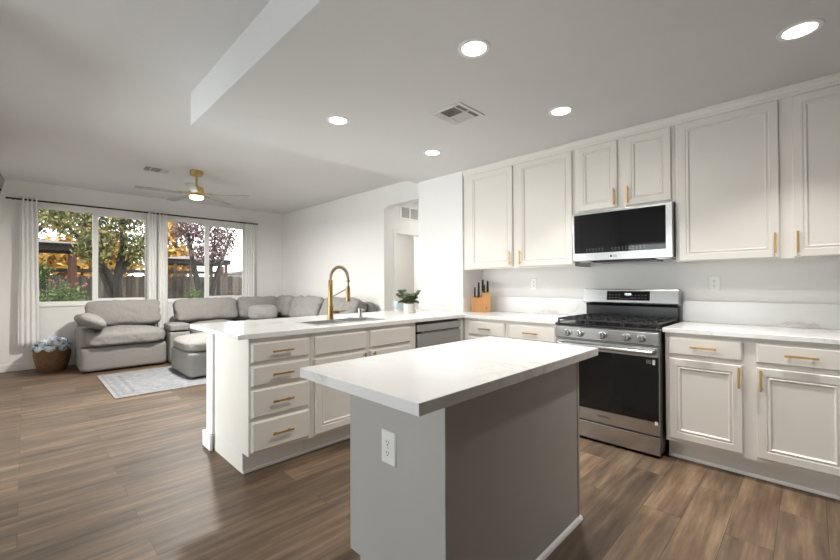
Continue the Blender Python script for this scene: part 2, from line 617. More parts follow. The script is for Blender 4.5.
def obj(name, bm, mat, parent=None, bev=0.0, smooth=False, kind=None, angle=40):
    bmesh.ops.recalc_face_normals(bm, faces=bm.faces[:])
    me = bpy.data.meshes.new(name)
    bm.to_mesh(me)
    bm.free()
    o = bpy.data.objects.new(name, me)
    COL.objects.link(o)
    me.materials.append(M[mat] if isinstance(mat, str) else mat)
    if parent is not None:
        off = ORG[parent]
        o.parent = parent
    else:
        xs = [v.co.x for v in me.vertices]
        ys = [v.co.y for v in me.vertices]
        off = Vector(((min(xs) + max(xs)) / 2, (min(ys) + max(ys)) / 2, min(v.co.z for v in me.vertices)))
        o.location = off
    ORG[o] = off
    me.transform(Matrix.Translation(-off))
    if bev:
        b = o.modifiers.new('bevel', 'BEVEL')
        b.width = bev
        b.segments = 2
        b.limit_method = 'ANGLE'
        b.angle_limit = R(30)
    if smooth:
        me.shade_smooth()
        if angle < 180:
            me.set_sharp_from_angle(angle=R(angle))
    if kind:
        o['kind'] = kind
    return o


def thing(name, label, cat, loc=(0, 0, 0), rotz=0, group=None, local=False, kind=None):
    o = bpy.data.objects.new(name, None)
    o.empty_display_size = 0.05
    COL.objects.link(o)
    o.location = loc
    o.rotation_euler = (0, 0, rotz)
    ORG[o] = Vector((0, 0, 0)) if (local or rotz) else Vector(loc)
    if label:
        o['label'] = label
    if cat:
        o['category'] = cat
    if group:
        o['group'] = group
    if kind:
        o['kind'] = kind
    return o


def tag(o, label, cat, group=None):
    o['label'] = label
    o['category'] = cat
    if group:
        o['group'] = group
    return o


def dup(root, loc, label=None, group=None, rotz=None):
    r = root.copy()
    COL.objects.link(r)
    r.location = loc
    if rotz is not None:
        r.rotation_euler = (0, 0, rotz)
    if label:
        r['label'] = label
    if group:
        r['group'] = group
    for ch in list(root.children):
        c = ch.copy()
        COL.objects.link(c)
        c.parent = r
        for g in list(ch.children):
            d = g.copy()
            COL.objects.link(d)
            d.parent = c
    return r


def text_mesh(name, body, f, u, v, n, height, mat, parent, center=True, bold=0.0):
    """flat lettering on frame f; u,v = centre of the word, n = height above the face"""
    cu = bpy.data.curves.new(name, 'FONT')
    cu.body = body
    cu.size = height / 0.7
    cu.align_x = 'CENTER'
    cu.align_y = 'CENTER'
    cu.offset = bold
    tmp = bpy.data.objects.new(name, cu)
    COL.objects.link(tmp)
    dg = bpy.context.evaluated_depsgraph_get()
    me = bpy.data.meshes.new_from_object(tmp.evaluated_get(dg))
    bpy.data.objects.remove(tmp)
    bm = B()
    bm.from_mesh(me)
    bpy.data.meshes.remove(me)
    for q in bm.verts:
        q.co = f.p(u + q.co.x, v + q.co.y, n)
    return obj(name, bm, mat, parent)


def two_tone(bm, n):
    """faces after the first n take the second material"""
    bm.faces.ensure_lookup_table()
    for k, f in enumerate(bm.faces):
        f.material_index = 0 if k < n else 1
    return bm


def struct(name, bm, mat, bev=0.0, parent=None, smooth=False):
    return obj(name, bm, mat, parent, bev, smooth, kind='structure')


# ------------------------------------------------------------------ room shell
XR = 3.80        # kitchen wall behind the range
XL = 3.94        # right wall of the living room
YW = 8.10        # window wall
HK, HL = 2.49, 2.75

bm = B(); box(bm, -2.9, 6.2, -4.4, 8.25, -0.12, 0.0); struct('floor', bm, 'floor')
bm = B(); box(bm, -2.9, 6.2, -4.4, 8.25, HL, HL + 0.12); struct('ceiling', bm, 'ceiling')
bm = B(); box(bm, 0.92, XL, -4.2, 3.47, HK, HL); struct('ceiling_kitchen', bm, 'ceiling')

# window wall with two openings
W1 = (0.085, 1.545, 0.93, 2.43)
W2 = (1.735, 3.185, 0.93, 2.43)
bm = B()
for (a, b, z0, z1) in ((-0.55, W1[0], 0, HL), (W1[1], W2[0], 0, HL), (W2[1], XL + 0.12, 0, HL), (W1[0], W1[1], 0, W1[2]), (W2[0], W2[1], 0, W2[2]), (W1[0], W1[1], W1[3], HL), (W2[0], W2[1], W2[3], HL)):
    box(bm, a, b, YW, YW + 0.15, z0, z1)
struct('wall_back', bm, 'wall')
LD = (3.2, 5.0, 0.0, 2.12)
bm = B()
box(bm, -0.55, -0.40, 3.0, LD[0], 0, HL); box(bm, -0.55, -0.40, LD[1], YW, 0, HL); box(bm, -0.55, -0.40, LD[0], LD[1], LD[3], HL)
struct('wall_left', bm, 'wall')
bm = B(); box(bm, -2.75, -0.55, 3.0, 3.15, 0, HL); struct('wall_dining', bm, 'wall')
# dining side wall with an opening for the added patio door
PD = (0.6, 2.9, 0.0, 2.12)
bm = B()
for (a, b, z0, z1) in ((-4.2, PD[0], 0, HL), (PD[1], 3.0, 0, HL), (PD[0], PD[1], PD[3], HL)):
    box(bm, -2.75, -2.60, a, b, z0, z1)
struct('wall_patio', bm, 'wall')
bm = B(); box(bm, -2.75, XR + 0.15, -4.35, -4.2, 0, HL); struct('wall_front', bm, 'wall')
bm = B(); box(bm, XR, XR + 0.14, -4.2, 2.74, 0, HK); struct('wall_right', bm, 'wall')
bm = B(); box(bm, 3.44, 3.94, 2.742, 3.43, 0, HK); struct('wall_pier', bm, 'wall')
# living room right wall, with the hall opening and its clipped-corner header
bm = B()
box(bm, XL, XL + 0.12, 4.694, YW, 0, HL)
poly = [(3.43, HL), (3.43, 2.443), (4.575, 2.443), (4.694, 2.40), (4.694, HL)]
prism(bm, poly, 'x', XL, XL + 0.12)
struct('wall_living', bm, 'wall')
# hall
DX0, DX1, DZ = 4.19, 4.715, 2.045
bm = B()
box(bm, XL + 0.12, DX0, 4.694, 4.82, 0, HL)
box(bm, DX1, 6.1, 4.694, 4.82, 0, HL)
box(bm, DX0, DX1, 4.694, 4.82, DZ, HL)
struct('wall_hall', bm, 'wall')
bm = B(); box(bm, 3.94, 6.1, 3.30, 3.43, 0, HL); struct('wall_hall_near', bm, 'wall')
bm = B(); box(bm, 6.1, 6.2, 3.30, 5.9, 0, HL); struct('wall_hall_end', bm, 'wall')
bm = B(); box(bm, XL + 0.12, 6.1, 5.8, 5.9, 0, HL); struct('wall_closet', bm, 'wall')
# hall door casing
bm = B()
box(bm, DX0 - 0.065, DX0, 4.678, 4.694, 0, DZ + 0.065)
box(bm, DX1, DX1 + 0.065, 4.678, 4.694, 0, DZ + 0.065)
box(bm, DX0, DX1, 4.678, 4.694, DZ, DZ + 0.065)
struct('trim_1', bm, 'trim', 0.004)
# baseboards
BB = [(0.095, 0.013)]
bm = B(); box(bm, -0.40, XL, YW - 0.014, YW, 0, 0.10); struct('baseboard_back', bm, 'trim', 0.004)
bm = B(); box(bm, -0.40, -0.386, 5.0, YW - 0.014, 0, 0.10); struct('baseboard_left', bm, 'trim', 0.004)
bm = B(); box(bm, XL - 0.014, XL, 4.694, YW - 0.014, 0, 0.10); struct('baseboard_right', bm, 'trim', 0.004)

# pony wall behind the peninsula, with its baseboard
bm = B(); box(bm, 0.985, 3.438, 3.165, 3.30, 0, 0.884); struct('wall_peninsula', bm, 'wall', 0.012)
bm = B()
box(bm, 0.965, 0.985, 3.145, 3.32, 0, 0.115)
box(bm, 0.985, 3.438, 3.30, 3.32, 0, 0.115)
struct('baseboard_peninsula', bm, 'trim', 0.004)


def make_window(name, W):
    x0, x1, z0, z1 = W
    t = thing(name, None, None, ((x0 + x1) / 2, YW + 0.1, z0), kind='structure')
    bm = B()
    ya, yb = YW + 0.012, YW + 0.085
    fw = 0.05
    xm = (x0 + x1) / 2 - 0.02
    box(bm, x0, x0 + fw, ya, yb, z0, z1)
    box(bm, x1 - fw, x1, ya, yb, z0, z1)
    box(bm, x0 + fw, x1 - fw, ya, yb, z1 - fw, z1)
    box(bm, x0 + fw, x1 - fw, ya, yb, z0, z0 + fw)
    obj('window_frame', bm, 'plastic', t, 0.004)
    bm = B()
    xa, xb = x0 + fw, xm + 0.035
    for (a, b, c, d) in ((xm - 0.035, xb, z0 + fw, z1 - fw),):
        box(bm, a, b, ya + 0.005, yb - 0.01, c, d)
    obj('meeting_stile', bm, 'plastic', t, 0.004)
    # sliding sash rails on the right half
    bm = B()
    s = 0.035
    box(bm, xb, x1 - fw, ya + 0.012, ya + 0.045, z0 + fw, z0 + fw + s)
    box(bm, xb, x1 - fw, ya + 0.012, ya + 0.045, z1 - fw - s, z1 - fw)
    box(bm, x1 - fw - s, x1 - fw, ya + 0.012, ya + 0.045, z0 + fw + s, z1 - fw - s)
    obj('sash', bm, 'plastic', t, 0.003)
    bm = B(); box(bm, x0 + fw, xm - 0.035, ya + 0.030, ya + 0.036, z0 + fw, z1 - fw); obj('pane', bm, 'glass', t)
    bm = B(); box(bm, xb, x1 - fw - s, ya + 0.022, ya + 0.028, z0 + fw + s, z1 - fw - s); obj('pane', bm, 'glass', t)
    bm = B(); box(bm, x0 - 0.0, x1 + 0.0, YW - 0.02, YW + 0.011, z0 - 0.022, z0 - 0.001); obj('window_sill', bm, 'trim', t, 0.004)
    return t


make_window('window_1', W1)
make_window('window_2', W2)

# unseen glass patio doors added for side daylight, on the dining side and in the left wall of the living room
def added_patio_door(name, x, D, n):
    y0, y1, z0, z1 = D
    t = thing(name, None, None, (x, (y0 + y1) / 2, 0), kind='structure')
    bm = B()
    ys = [y0 + (y1 - y0) * k / n for k in range(n + 1)]
    box(bm, x - 0.035, x + 0.035, y0, y1, 0, 0.05)
    box(bm, x - 0.035, x + 0.035, y0, y1, z1 - 0.05, z1)
    for y in ys:
        a = min(max(y - 0.03, y0), y1 - 0.06)
        box(bm, x - 0.035, x + 0.035, a, a + 0.06, 0.05, z1 - 0.05)
    obj('door_frame', bm, 'plastic', t, 0.004)
    for a, b in zip(ys[:-1], ys[1:]):
        bm = B(); box(bm, x - 0.003, x + 0.003, a + 0.065, b - 0.065, 0.05, z1 - 0.05); obj('pane', bm, 'glass', t)
    bm = B(); box(bm, x + 0.0355, x + 0.065, ys[1] + 0.0, ys[1] + 0.025, 0.95, 1.15); obj('door_handle', bm, 'rubber', t, 0.004)


added_patio_door('added_door_1', -2.68, PD, 2)
added_patio_door('added_door_3', -0.48, LD, 2)

# ------------------------------------------------------------------ handles and cabinet fronts


def bar_pull(parent, f, u, v, length, vertical=False, mat='gold'):
    """a square gold bar on two posts, centred on (u, v) at the door face n"""
    n0 = 0.019
    bm = B()
    h, w = length / 2, 0.0055
    if vertical:
        fbox(bm, f, u - w, u + w, v - h, v + h, n0 + 0.022, n0 + 0.033)
        for d in (-h * 0.68, h * 0.68):
            fbox(bm, f, u - 0.004, u + 0.004, v + d - 0.004, v + d + 0.004, n0, n0 + 0.0225)
    else:
        fbox(bm, f, u - h, u + h, v - w, v + w, n0 + 0.022, n0 + 0.033)
        for d in (-h * 0.68, h * 0.68):
            fbox(bm, f, u + d - 0.004, u + d + 0.004, v - 0.004, v + 0.004, n0, n0 + 0.0225)
    return obj('handle', bm, mat, parent, 0.0015)


DOOR_PROF = [(0, 0.001), (0, 0.016), (0.004, 0.0195), (0.046, 0.0195), (0.049, 0.015), (0.056, 0.015), (0.060, 0.0185), (0.064, 0.0185), (0.072, 0.010)]
SLAB_PROF = [(0, 0.001), (0, 0.010), (0.010, 0.0195)]


def door(parent, f, u0, u1, v0, v1, hu=None, hv=None, hl=0.14):
    bm = B(); rings(bm, f, u0, u1, v0, v1, DOOR_PROF)
    d = obj('door', bm, 'cabinet', parent)
    if hu is not None:
        bar_pull(d, f, hu, hv, hl, True)
    return d


def drawer(parent, f, u0, u1, v0, v1, hl=0.143, name='drawer'):
    bm = B(); rings(bm, f, u0, u1, v0, v1, SLAB_PROF)
    d = obj(name, bm, 'cabinet', parent)
    if hl:
        bar_pull(d, f, (u0 + u1) / 2, (v0 + v1) / 2, hl)
    return d


# range wall frame: u = -y (left to right), v = z, n = -x
XBF = 3.178                     # base cabinet face
XUF = 3.463                     # upper cabinet face
fB = Fr((XBF, 0, 0), (0, -1, 0), (0, 0, 1), (-1, 0, 0))
fU = Fr((XUF, 0, 0), (0, -1, 0), (0, 0, 1), (-1, 0, 0))
# peninsula front: u = x, v = z, n = -y
YPF = 2.522
fP = Fr((0, YPF, 0), (1, 0, 0), (0, 0, 1), (0, -1, 0))


def upper_cabinet(label, y0, y1, z0, doors):
    t = thing('upper_cabinet', label, 'cabinet', (XR - 0.17, (y0 + y1) / 2, z0), group='wall cabinets over the range counter')
    bm = B()
    x1 = XR - 0.002
    zt = 2.432
    box(bm, XUF, x1, y0, y1, z0 + 0.018, zt)                   # carcass
    box(bm, XUF, XUF + 0.02, y0, y1, z0, z0 + 0.018)           # light rail
    box(bm, XUF + 0.02, x1, y0, y0 + 0.018, z0, z0 + 0.018)
    box(bm, XUF + 0.02, x1, y1 - 0.018, y1, z0, z0 + 0.018)
    obj('carcass', bm, 'cabinet', t, 0.001)
    for (a, b, va, vb, hu, hv, hl) in doors:
        door(t, fU, -a, -b, va, vb, -hu, hv, hl)
    return t


upper_cabinet('tall two-door white wall cabinet above the knife block, left of the microwave', 1.484, 2.738, 1.383,
              [(2.650, 2.109, 1.397, 2.417, 2.134, 1.485, 0.14), (2.045, 1.500, 1.397, 2.417, 2.020, 1.485, 0.14)])
upper_cabinet('short two-door white wall cabinet directly over the microwave', 0.713, 1.482, 1.845,
              [(1.442, 1.117, 1.861, 2.417, 1.138, 1.945, 0.14), (1.056, 0.734, 1.861, 2.417, 1.035, 1.945, 0.14)])
upper_cabinet('tall two-door white wall cabinet on the right of the microwave', -0.53, 0.711, 1.383,
              [(0.688, 0.131, 1.392, 2.417, 0.152, 1.486, 0.135), (0.066, -0.49, 1.392, 2.417, 0.045, 1.486, 0.135)])
# crown moulding
bm = B()
prism(bm, [(XUF - 0.0005, 2.425), (3.455, 2.425), (3.452, 2.443), (3.447, 2.446), (3.441, 2.470), (3.436, 2.474), (3.436, HK - 0.001), (3.50, HK - 0.001), (3.50, 2.4335), (XUF - 0.0005, 2.4335)], 'y', -0.53, 2.738)
struct('trim_2', bm, 'cabinet')


def base_carcass(bm, f, u0, u1, depth, toe=0.10, toe_h=0.13, top=0.884):
    fbox(bm, f, u0, u1, toe_h, top, -depth, 0)
    fbox(bm, f, u0, u1, 0.0, toe_h, -depth, -toe)


# right base cabinet
t = thing('base_cabinet', 'white base cabinet with drawers on the right of the range', 'cabinet', (3.48, 0.27, 0), group='base cabinets along the range wall')
bm = B(); base_carcass(bm, fB, -0.722, 0.19, 0.62, 0.075); obj('carcass', bm, 'cabinet', t, 0.001)
bm = B(); fbox(bm, fB, -0.722, 0.19, 0.0, 0.022, -0.0745, -0.060); obj('shoe_moulding', bm, 'trim', t, 0.004)
drawer(t, fB, -0.697, -0.298, 0.735, 0.858)
drawer(t, fB, -0.234, 0.165, 0.735, 0.858)
door(t, fB, -0.697, -0.302, 0.158, 0.708, -0.316, 0.633, 0.128)
door(t, fB, -0.234, 0.165, 0.158, 0.708, -0.212, 0.633, 0.128)
# left base cabinet between range and corner
t = thing('base_cabinet', 'white base cabinet with drawers between the range and the corner', 'cabinet', (3.48, 1.98, 0), group='base cabinets along the range wall')
bm = B(); base_carcass(bm, fB, -2.515, -1.503, 0.60, 0.075); obj('carcass', bm, 'cabinet', t, 0.001)
drawer(t, fB, -2.452, -2.023, 0.72, 0.853)
drawer(t, fB, -1.980, -1.525, 0.72, 0.853)
door(t, fB, -2.452, -2.023, 0.158, 0.695, -2.045, 0.62, 0.128)
door(t, fB, -1.980, -1.525, 0.158, 0.695, -1.958, 0.62, 0.128)

# peninsula cabinets
t = thing('drawer_cabinet', 'four-drawer white cabinet at the open end of the peninsula', 'cabinet', (1.2, 2.83, 0))
bm = B()
box(bm, 0.998, 1.435, YPF, 3.143, 0.135, 0.884)
box(bm, 0.998, 1.435, 2.618, 3.143, 0, 0.135)
obj('carcass', bm, 'cabinet', t, 0.0015)
bm = B(); box(bm, 1.0, 1.435, 2.606, 2.6175, 0.0, 0.022); obj('shoe_moulding', bm, 'trim', t, 0.004)
for (a, b) in ((0.728, 0.853), (0.577, 0.704), (0.376, 0.553), (0.158, 0.350)):
    drawer(t, fP, 1.012, 1.413, a, b)
t = thing('sink_cabinet', 'white sink cabinet with two false fronts in the peninsula', 'cabinet', (1.95, 2.83, 0))
bm = B()
box(bm, 1.4365, 2.482, YPF, YPF + 0.02, 0.135, 0.884)
box(bm, 1.4365, 1.455, YPF + 0.02, 3.143, 0.135, 0.884)
box(bm, 2.464, 2.482, YPF + 0.02, 3.143, 0.135, 0.884)
box(bm, 1.455, 2.464, YPF + 0.02, 3.143, 0.135, 0.153)
box(bm, 1.455, 2.464, 3.125, 3.143, 0.153, 0.884)
box(bm, 1.4365, 2.482, 2.618, 2.636, 0, 0.135)
obj('carcass', bm, 'cabinet', t, 0.0015)
bm = B(); box(bm, 1.4365, 2.482, 2.606, 2.6175, 0.0, 0.022); obj('shoe_moulding', bm, 'trim', t, 0.004)
drawer(t, fP, 1.464, 1.916, 0.717, 0.853, 0, 'false_front')
drawer(t, fP, 1.959, 2.402, 0.717, 0.853, 0, 'false_front')
door(t, fP, 1.464, 1.916, 0.158, 0.690, 1.888, 0.625, 0.128)
door(t, fP, 1.959, 2.402, 0.158, 0.690, 1.985, 0.625, 0.128)
# corner filler
t = thing('corner_filler', 'narrow white filler panel in the corner beside the dishwasher', 'filler panel', (3.14, 2.55, 0))
bm = B(); box(bm, 3.104, 3.176, YPF, 2.70, 0.0, 0.884); obj('filler_panel', bm, 'cabinet', t, 0.001)

# ------------------------------------------------------------------ dishwasher
t = thing('dishwasher', 'stainless dishwasher under the peninsula counter near the corner', 'dishwasher', (2.79, 2.8, 0))
bm = B(); box(bm, 2.488, 3.100, 2.535, 3.10, 0.10, 0.872); box(bm, 2.495, 3.094, 2.62, 3.05, 0, 0.10); obj('tub', bm, 'black', t, 0.002)
bm = B(); box(bm, 2.492, 3.097, 2.497, 2.534, 0.115, 0.775); obj('door', bm, 'steel_mid', t, 0.004)
bm = B(); box(bm, 2.492, 3.097, 2.497, 2.534, 0.793, 0.858); obj('control_panel', bm, 'steel_mid', t, 0.004)
bm = B(); box(bm, 2.500, 3.090, 2.515, 2.534, 0.7755, 0.7925); obj('pocket_handle', bm, 'black', t)
bm = B(); box(bm, 2.53, 3.06, 2.489, 2.4965, 0.776, 0.790); obj('handle_lip', bm, 'steel_dark', t, 0.003)

# ------------------------------------------------------------------ worktops and splashbacks
ZC0, ZC1 = 0.885, 0.915
SX0, SX1, SY0, SY1 = 1.575, 2.225, 2.69, 2.945      # sink opening
bm = B()
box(bm, 0.924, SX0, 2.495, 3.494, ZC0, ZC1)
box(bm, SX1, 3.15, 2.495, 3.494, ZC0, ZC1)
box(bm, SX0, SX1, 2.495, SY0, ZC0, ZC1)
box(bm, SX0, SX1, SY1, 3.494, ZC0, ZC1)
box(bm, 3.15, 3.438, 2.495, 3.494, ZC0, ZC1)
box(bm, 3.438, 3.797, 2.495, 2.739, ZC0, ZC1)
box(bm, 3.15, 3.797, 1.503, 2.495, ZC0, ZC1)
bmesh.ops.remove_doubles(bm, verts=bm.verts[:], dist=1e-5)
tag(obj('worktop', bm, 'quartz'), 'white quartz worktop covering the peninsula and the corner', 'countertop')
bm = B(); box(bm, 3.15, 3.797, -0.20, 0.733, ZC0, ZC1)
tag(obj('worktop', bm, 'quartz', None, 0.002), 'white quartz worktop on the right of the range', 'countertop')
bm = B(); box(bm, 3.778, 3.798, -0.20, 0.733, ZC1 + 0.0005, 1.083)
tag(obj('splashback', bm, 'quartz', None, 0.0015), 'low white quartz splashback on the right of the range', 'splashback')
bm = B(); box(bm, 3.778, 3.798, 1.503, 2.718, ZC1 + 0.0005, 1.083)
tag(obj('splashback', bm, 'quartz', None, 0.0015), 'low white quartz splashback between range and knife block', 'splashback')
bm = B(); box(bm, 3.42, 3.439, 2.72, 3.42, ZC1 + 0.0005, 1.070); box(bm, 3.439, 3.797, 2.72, 2.740, ZC1 + 0.0005, 1.070)
tag(obj('splashback', bm, 'quartz', None, 0.0015), 'low white quartz splashback on the wall pier beside the plant', 'splashback')

# ------------------------------------------------------------------ island
t = thing('kitchen_island', 'grey painted kitchen island base standing in the middle of the floor', 'island', (1.51, 1.13, 0))
IX0, IX1, IY0, IY1 = 0.982, 2.047, 0.86, 1.398
bm = B()
box(bm, IX0 + 0.018, IX1 - 0.018, IY0 + 0.016, IY1 - 0.002, 0.11, 0.854)
box(bm, IX0 + 0.018, IX1 - 0.018, IY0 + 0.016, IY1 - 0.07, 0, 0.11)
obj('carcass', bm, 'island', t, 0.0015)
bm = B()
prism(bm, [(IY0, 0), (IY1 - 0.07, 0), (IY1 - 0.07, 0.105), (IY1, 0.105), (IY1, 0.854), (IY0, 0.854)], 'x', IX0, IX0 + 0.0175)
obj('end_panel', bm, 'island', t, 0.0015)
bm = B()
prism(bm, [(IY0, 0), (IY1 - 0.07, 0), (IY1 - 0.07, 0.105), (IY1, 0.105), (IY1, 0.854), (IY0, 0.854)], 'x', IX1 - 0.0175, IX1)
obj('end_panel', bm, 'island', t, 0.0015)
bm = B(); box(bm, IX0 + 0.018, IX1 - 0.018, IY0 + 0.004, IY0 + 0.0155, 0, 0.854); obj('back_panel', bm, 'island', t, 0.001)
bm = B()
prism(bm, [(IY0 - 0.016, 0), (IY0 - 0.016, 0.006), (IY0 - 0.011, 0.016), (IY0 - 0.0005, 0.022), (IY0 - 0.0005, 0)], 'x', IX0 + 0.02, IX1)
sm = obj('shoe_moulding', bm, 'trim', t)
sm['label'] = 'pale grey shoe moulding'
fI = Fr((0, IY1 - 0.002, 0), (-1, 0, 0), (0, 0, 1), (0, 1, 0))
for (a, b) in ((-2.02, -1.53), (-1.50, -1.01)):
    bm = B(); rings(bm, fI, a, b, 0.13, 0.83, DOOR_PROF)
    d = obj('door', bm, 'island', t)
    bar_pull(d, fI, b - 0.03 if a < -1.8 else a + 0.03, 0.75, 0.13, True)
bm = B(); box(bm, 0.777, 2.092, 0.777, 1.450, 0.8555, 0.893)
tag(obj('worktop', bm, 'quartz', None, 0.002), 'white quartz slab overhanging the grey island', 'countertop')


# ------------------------------------------------------------------ outlets
def outlet(label, f, u, v, w=0.072, h=0.118, kind='duplex'):
    base = f.p(u, v - h / 2, 0)
    t = thing('wall_outlet' if kind == 'duplex' else 'wall_switch', label, 'outlet' if kind == 'duplex' else 'switch', base)
    bm = B(); rings(bm, f, u - w / 2, u + w / 2, v - h / 2, v + h / 2, [(0, 0.0006), (0, 0.003), (0.004, 0.0065)]); obj('cover_plate', bm, 'plastic', t)
    for s in (-1, 1):
        cv = v + s * 0.0195
        bm = B()
        c = [bm.verts.new(f.p(u + 0.0165 * math.cos(a) if abs(math.cos(a)) < 0.8 else u + 0.0132 * (1 if math.cos(a) > 0 else -1), cv + 0.0145 * math.sin(a), 0.0085)) for a in (2 * PI * k / 24 for k in range(24))]
        e = [bm.verts.new(q.co - f.N * 0.0025) for q in c]
        bm.faces.new(c)
        for k in range(24):
            bm.faces.new((c[k], e[k], e[(k + 1) % 24], c[(k + 1) % 24]))
        rc = obj('socket', bm, 'plastic', t)
        bm = B()
        fbox(bm, f, u - 0.0075, u - 0.0050, cv - 0.001, cv + 0.008, 0.0086, 0.0092)
        fbox(bm, f, u + 0.0050, u + 0.0075, cv + 0.000, cv + 0.007, 0.0086, 0.0092)
        fbox(bm, f, u - 0.0028, u + 0.0028, cv - 0.010, cv - 0.005, 0.0086, 0.0092)
        obj('slots', bm, 'slot', rc)
    bm = B(); fbox(bm, f, u - 0.002, u + 0.002, v - 0.002, v + 0.002, 0.0066, 0.0080); obj('screw', bm, 'soap', t)
    return t


fIL = Fr((IX0, 0, 0), (0, -1, 0), (0, 0, 1), (-1, 0, 0))
fW = Fr((XR, 0, 0), (0, -1, 0), (0, 0, 1), (-1, 0, 0))
fPier = Fr((3.44, 0, 0), (0, -1, 0), (0, 0, 1), (-1, 0, 0))
outlet('white duplex outlet on the end panel of the grey island', fIL, -1.143, 0.604, 0.082, 0.125)
outlet('white duplex outlet on the wall right of the range', fW, -0.524, 1.223)
outlet('white duplex outlet on the wall between range and knife block', fW, -2.068, 1.226)
outlet('white duplex outlet on the wall pier beside the plant', fPier, -2.965, 1.185)

# ------------------------------------------------------------------ range
RY0, RY1 = 0.738, 1.498
fR = Fr((3.135, 0, 0), (0, -1, 0), (0, 0, 1), (-1, 0, 0))
ul, ur = -RY1, -RY0
t = thing('gas_range', 'stainless freestanding gas range with black cooktop against the kitchen wall', 'range', (3.44, 1.118, 0))
bm = B(); box(bm, 3.135, 3.765, RY0, RY1, 0.03, 0.886); obj('body', bm, 'steel_dark', t, 0.003)
for y in (RY0 + 0.05, RY1 - 0.05):
    for x in (3.20, 3.70):
        bm = B(); tube(bm, [(x, y, 0.0), (x, y, 0.03)], 0.018); obj('leg', bm, 'rubber', t, smooth=True)
bm = B(); fbox(bm, fR, ul + 0.004, ur - 0.004, 0.022, 0.150, 0.0005, 0.026); d = obj('storage_drawer', bm, 'steel', t, 0.005)
bm = B(); fbox(bm, fR, ul + 0.004, ur - 0.004, 0.006, 0.020, -0.05, -0.01); obj('kick_plate', bm, 'black', t)
# oven door
bm = B(); fbox(bm, fR, ul + 0.004, ur - 0.004, 0.162, 0.776, 0.0005, 0.032); d = obj('oven_door', bm, 'steel', t, 0.005)
bm = B(); fbox(bm, fR, ul + 0.010, ur - 0.010, 0.256, 0.706, 0.0325, 0.0375); g = obj('oven_glass', bm, 'blackglass', d, 0.0015)
bm = B(); rings(bm, fR, ul + 0.145, ur - 0.145, 0.335, 0.645, [(0, 0.0378), (0, 0.0382), (0.003, 0.0384)]); obj('oven_window', bm, 'blackglass', d)
bm = B()
hz = 0.742
tube(bm, [fR.p(ul + 0.035, hz, 0.075), fR.p(ur - 0.035, hz, 0.075)], 0.0155, 16)
fbox(bm, fR, ul + 0.030, ul + 0.052, hz - 0.015, hz + 0.015, 0.0325, 0.080)
fbox(bm, fR, ur - 0.052, ur - 0.030, hz - 0.015, hz + 0.015, 0.0325, 0.080)
obj('handle', bm, 'steel', d, 0.004, smooth=True)
text_mesh('brand_lettering', 'SAMSUNG', fR, (ul + ur) / 2 - 0.0, 0.212, 0.0330, 0.0135, 'darkmark', d)
bm = B(); fbox(bm, fR, ur - 0.045, ur - 0.028, 0.655, 0.690, 0.0376, 0.0381); s_ = obj('sticker', bm, 'mark', d); s_['label'] = 'small white sticker'
bm = B()
for k in range(3):
    fbox(bm, fR, ur - 0.085, ur - 0.052, 0.662 + k * 0.010, 0.667 + k * 0.010, 0.0376, 0.0380)
s_ = obj('printed_lines', bm, 'greymark', d)
bm = B(); fbox(bm, fR, ur - 0.034, ur - 0.016, 0.236, 0.262, 0.0380, 0.0386); s_ = obj('sticker', bm, 'mark', d); s_['label'] = 'small white corner sticker'
# control panel and knobs
bm = B(); fbox(bm, fR, ul + 0.001, ur - 0.001, 0.786, 0.880, 0.0005, 0.034); p_ = obj('control_panel', bm, 'steel', t, 0.006)
for y in (1.392, 1.290, 1.120, 0.950, 0.851):
    c0 = fR.p(-y, 0.832, 0.0345)
    bm = B()
    tube(bm, [c0, c0 + Vector((-0.006, 0, 0)), c0 + Vector((-0.007, 0, 0)), c0 + Vector((-0.030, 0, 0)), c0 + Vector((-0.033, 0, 0))], [0.029, 0.029, 0.024, 0.022, 0.019], 24)
    k = obj('knob', bm, 'steel', t, smooth=True)
    bm = B()
    fbox(bm, fR, -y - 0.0035, -y + 0.0035, 0.812, 0.853, 0.0665, 0.074)
    obj('knob_grip', bm, 'steel_dark', k, 0.002)
# cooktop
bm = B()
box(bm, 3.098, 3.70, RY0 - 0.001, RY1 + 0.001, 0.8865, 0.906)
obj('cooktop', bm, 'black', t, 0.006)
for (bx, by, br_) in ((3.24, 1.34, 0.045), (3.55, 1.34, 0.036), (3.40, 1.118, 0.052), (3.24, 0.90, 0.045), (3.55, 0.90, 0.036)):
    bm = B(); lathe(bm, [(0, 0.9065), (br_, 0.9065), (br_, 0.914), (br_ * 0.7, 0.916), (br_ * 0.7, 0.922), (0, 0.924)], bx, by); obj('burner', bm, 'iron', t, smooth=True)
for (a, b) in ((RY0 + 0.012, 0.985), (0.990, 1.246), (1.251, RY1 - 0.012)):
    bm = B()
    z0, z1 = 0.930, 0.944
    xa, xb = 3.128, 3.672
    w = 0.011
    box(bm, xa, xa + w, a, b, z0, z1); box(bm, xb - w, xb, a, b, z0, z1)
    box(bm, xa + w, xb - w, a, a + w, z0, z1); box(bm, xa + w, xb - w, b - w, b, z0, z1)
    for k in (1, 2, 3):
        yy = a + (b - a) * k / 4
        box(bm, xa + w, xb - w, yy - w / 2, yy + w / 2, z0 + 0.001, z1 + 0.002)
    for xx in (3.24, 3.40, 3.55):
        box(bm, xx - w / 2, xx + w / 2, a + w, b - w, z0 + 0.0005, z1 + 0.001)
    for xx in (xa, xb - w):
        for yy in (a, b - w):
            box(bm, xx, xx + w, yy, yy + w, 0.9065, z0)
    obj('grate', bm, 'iron', t)
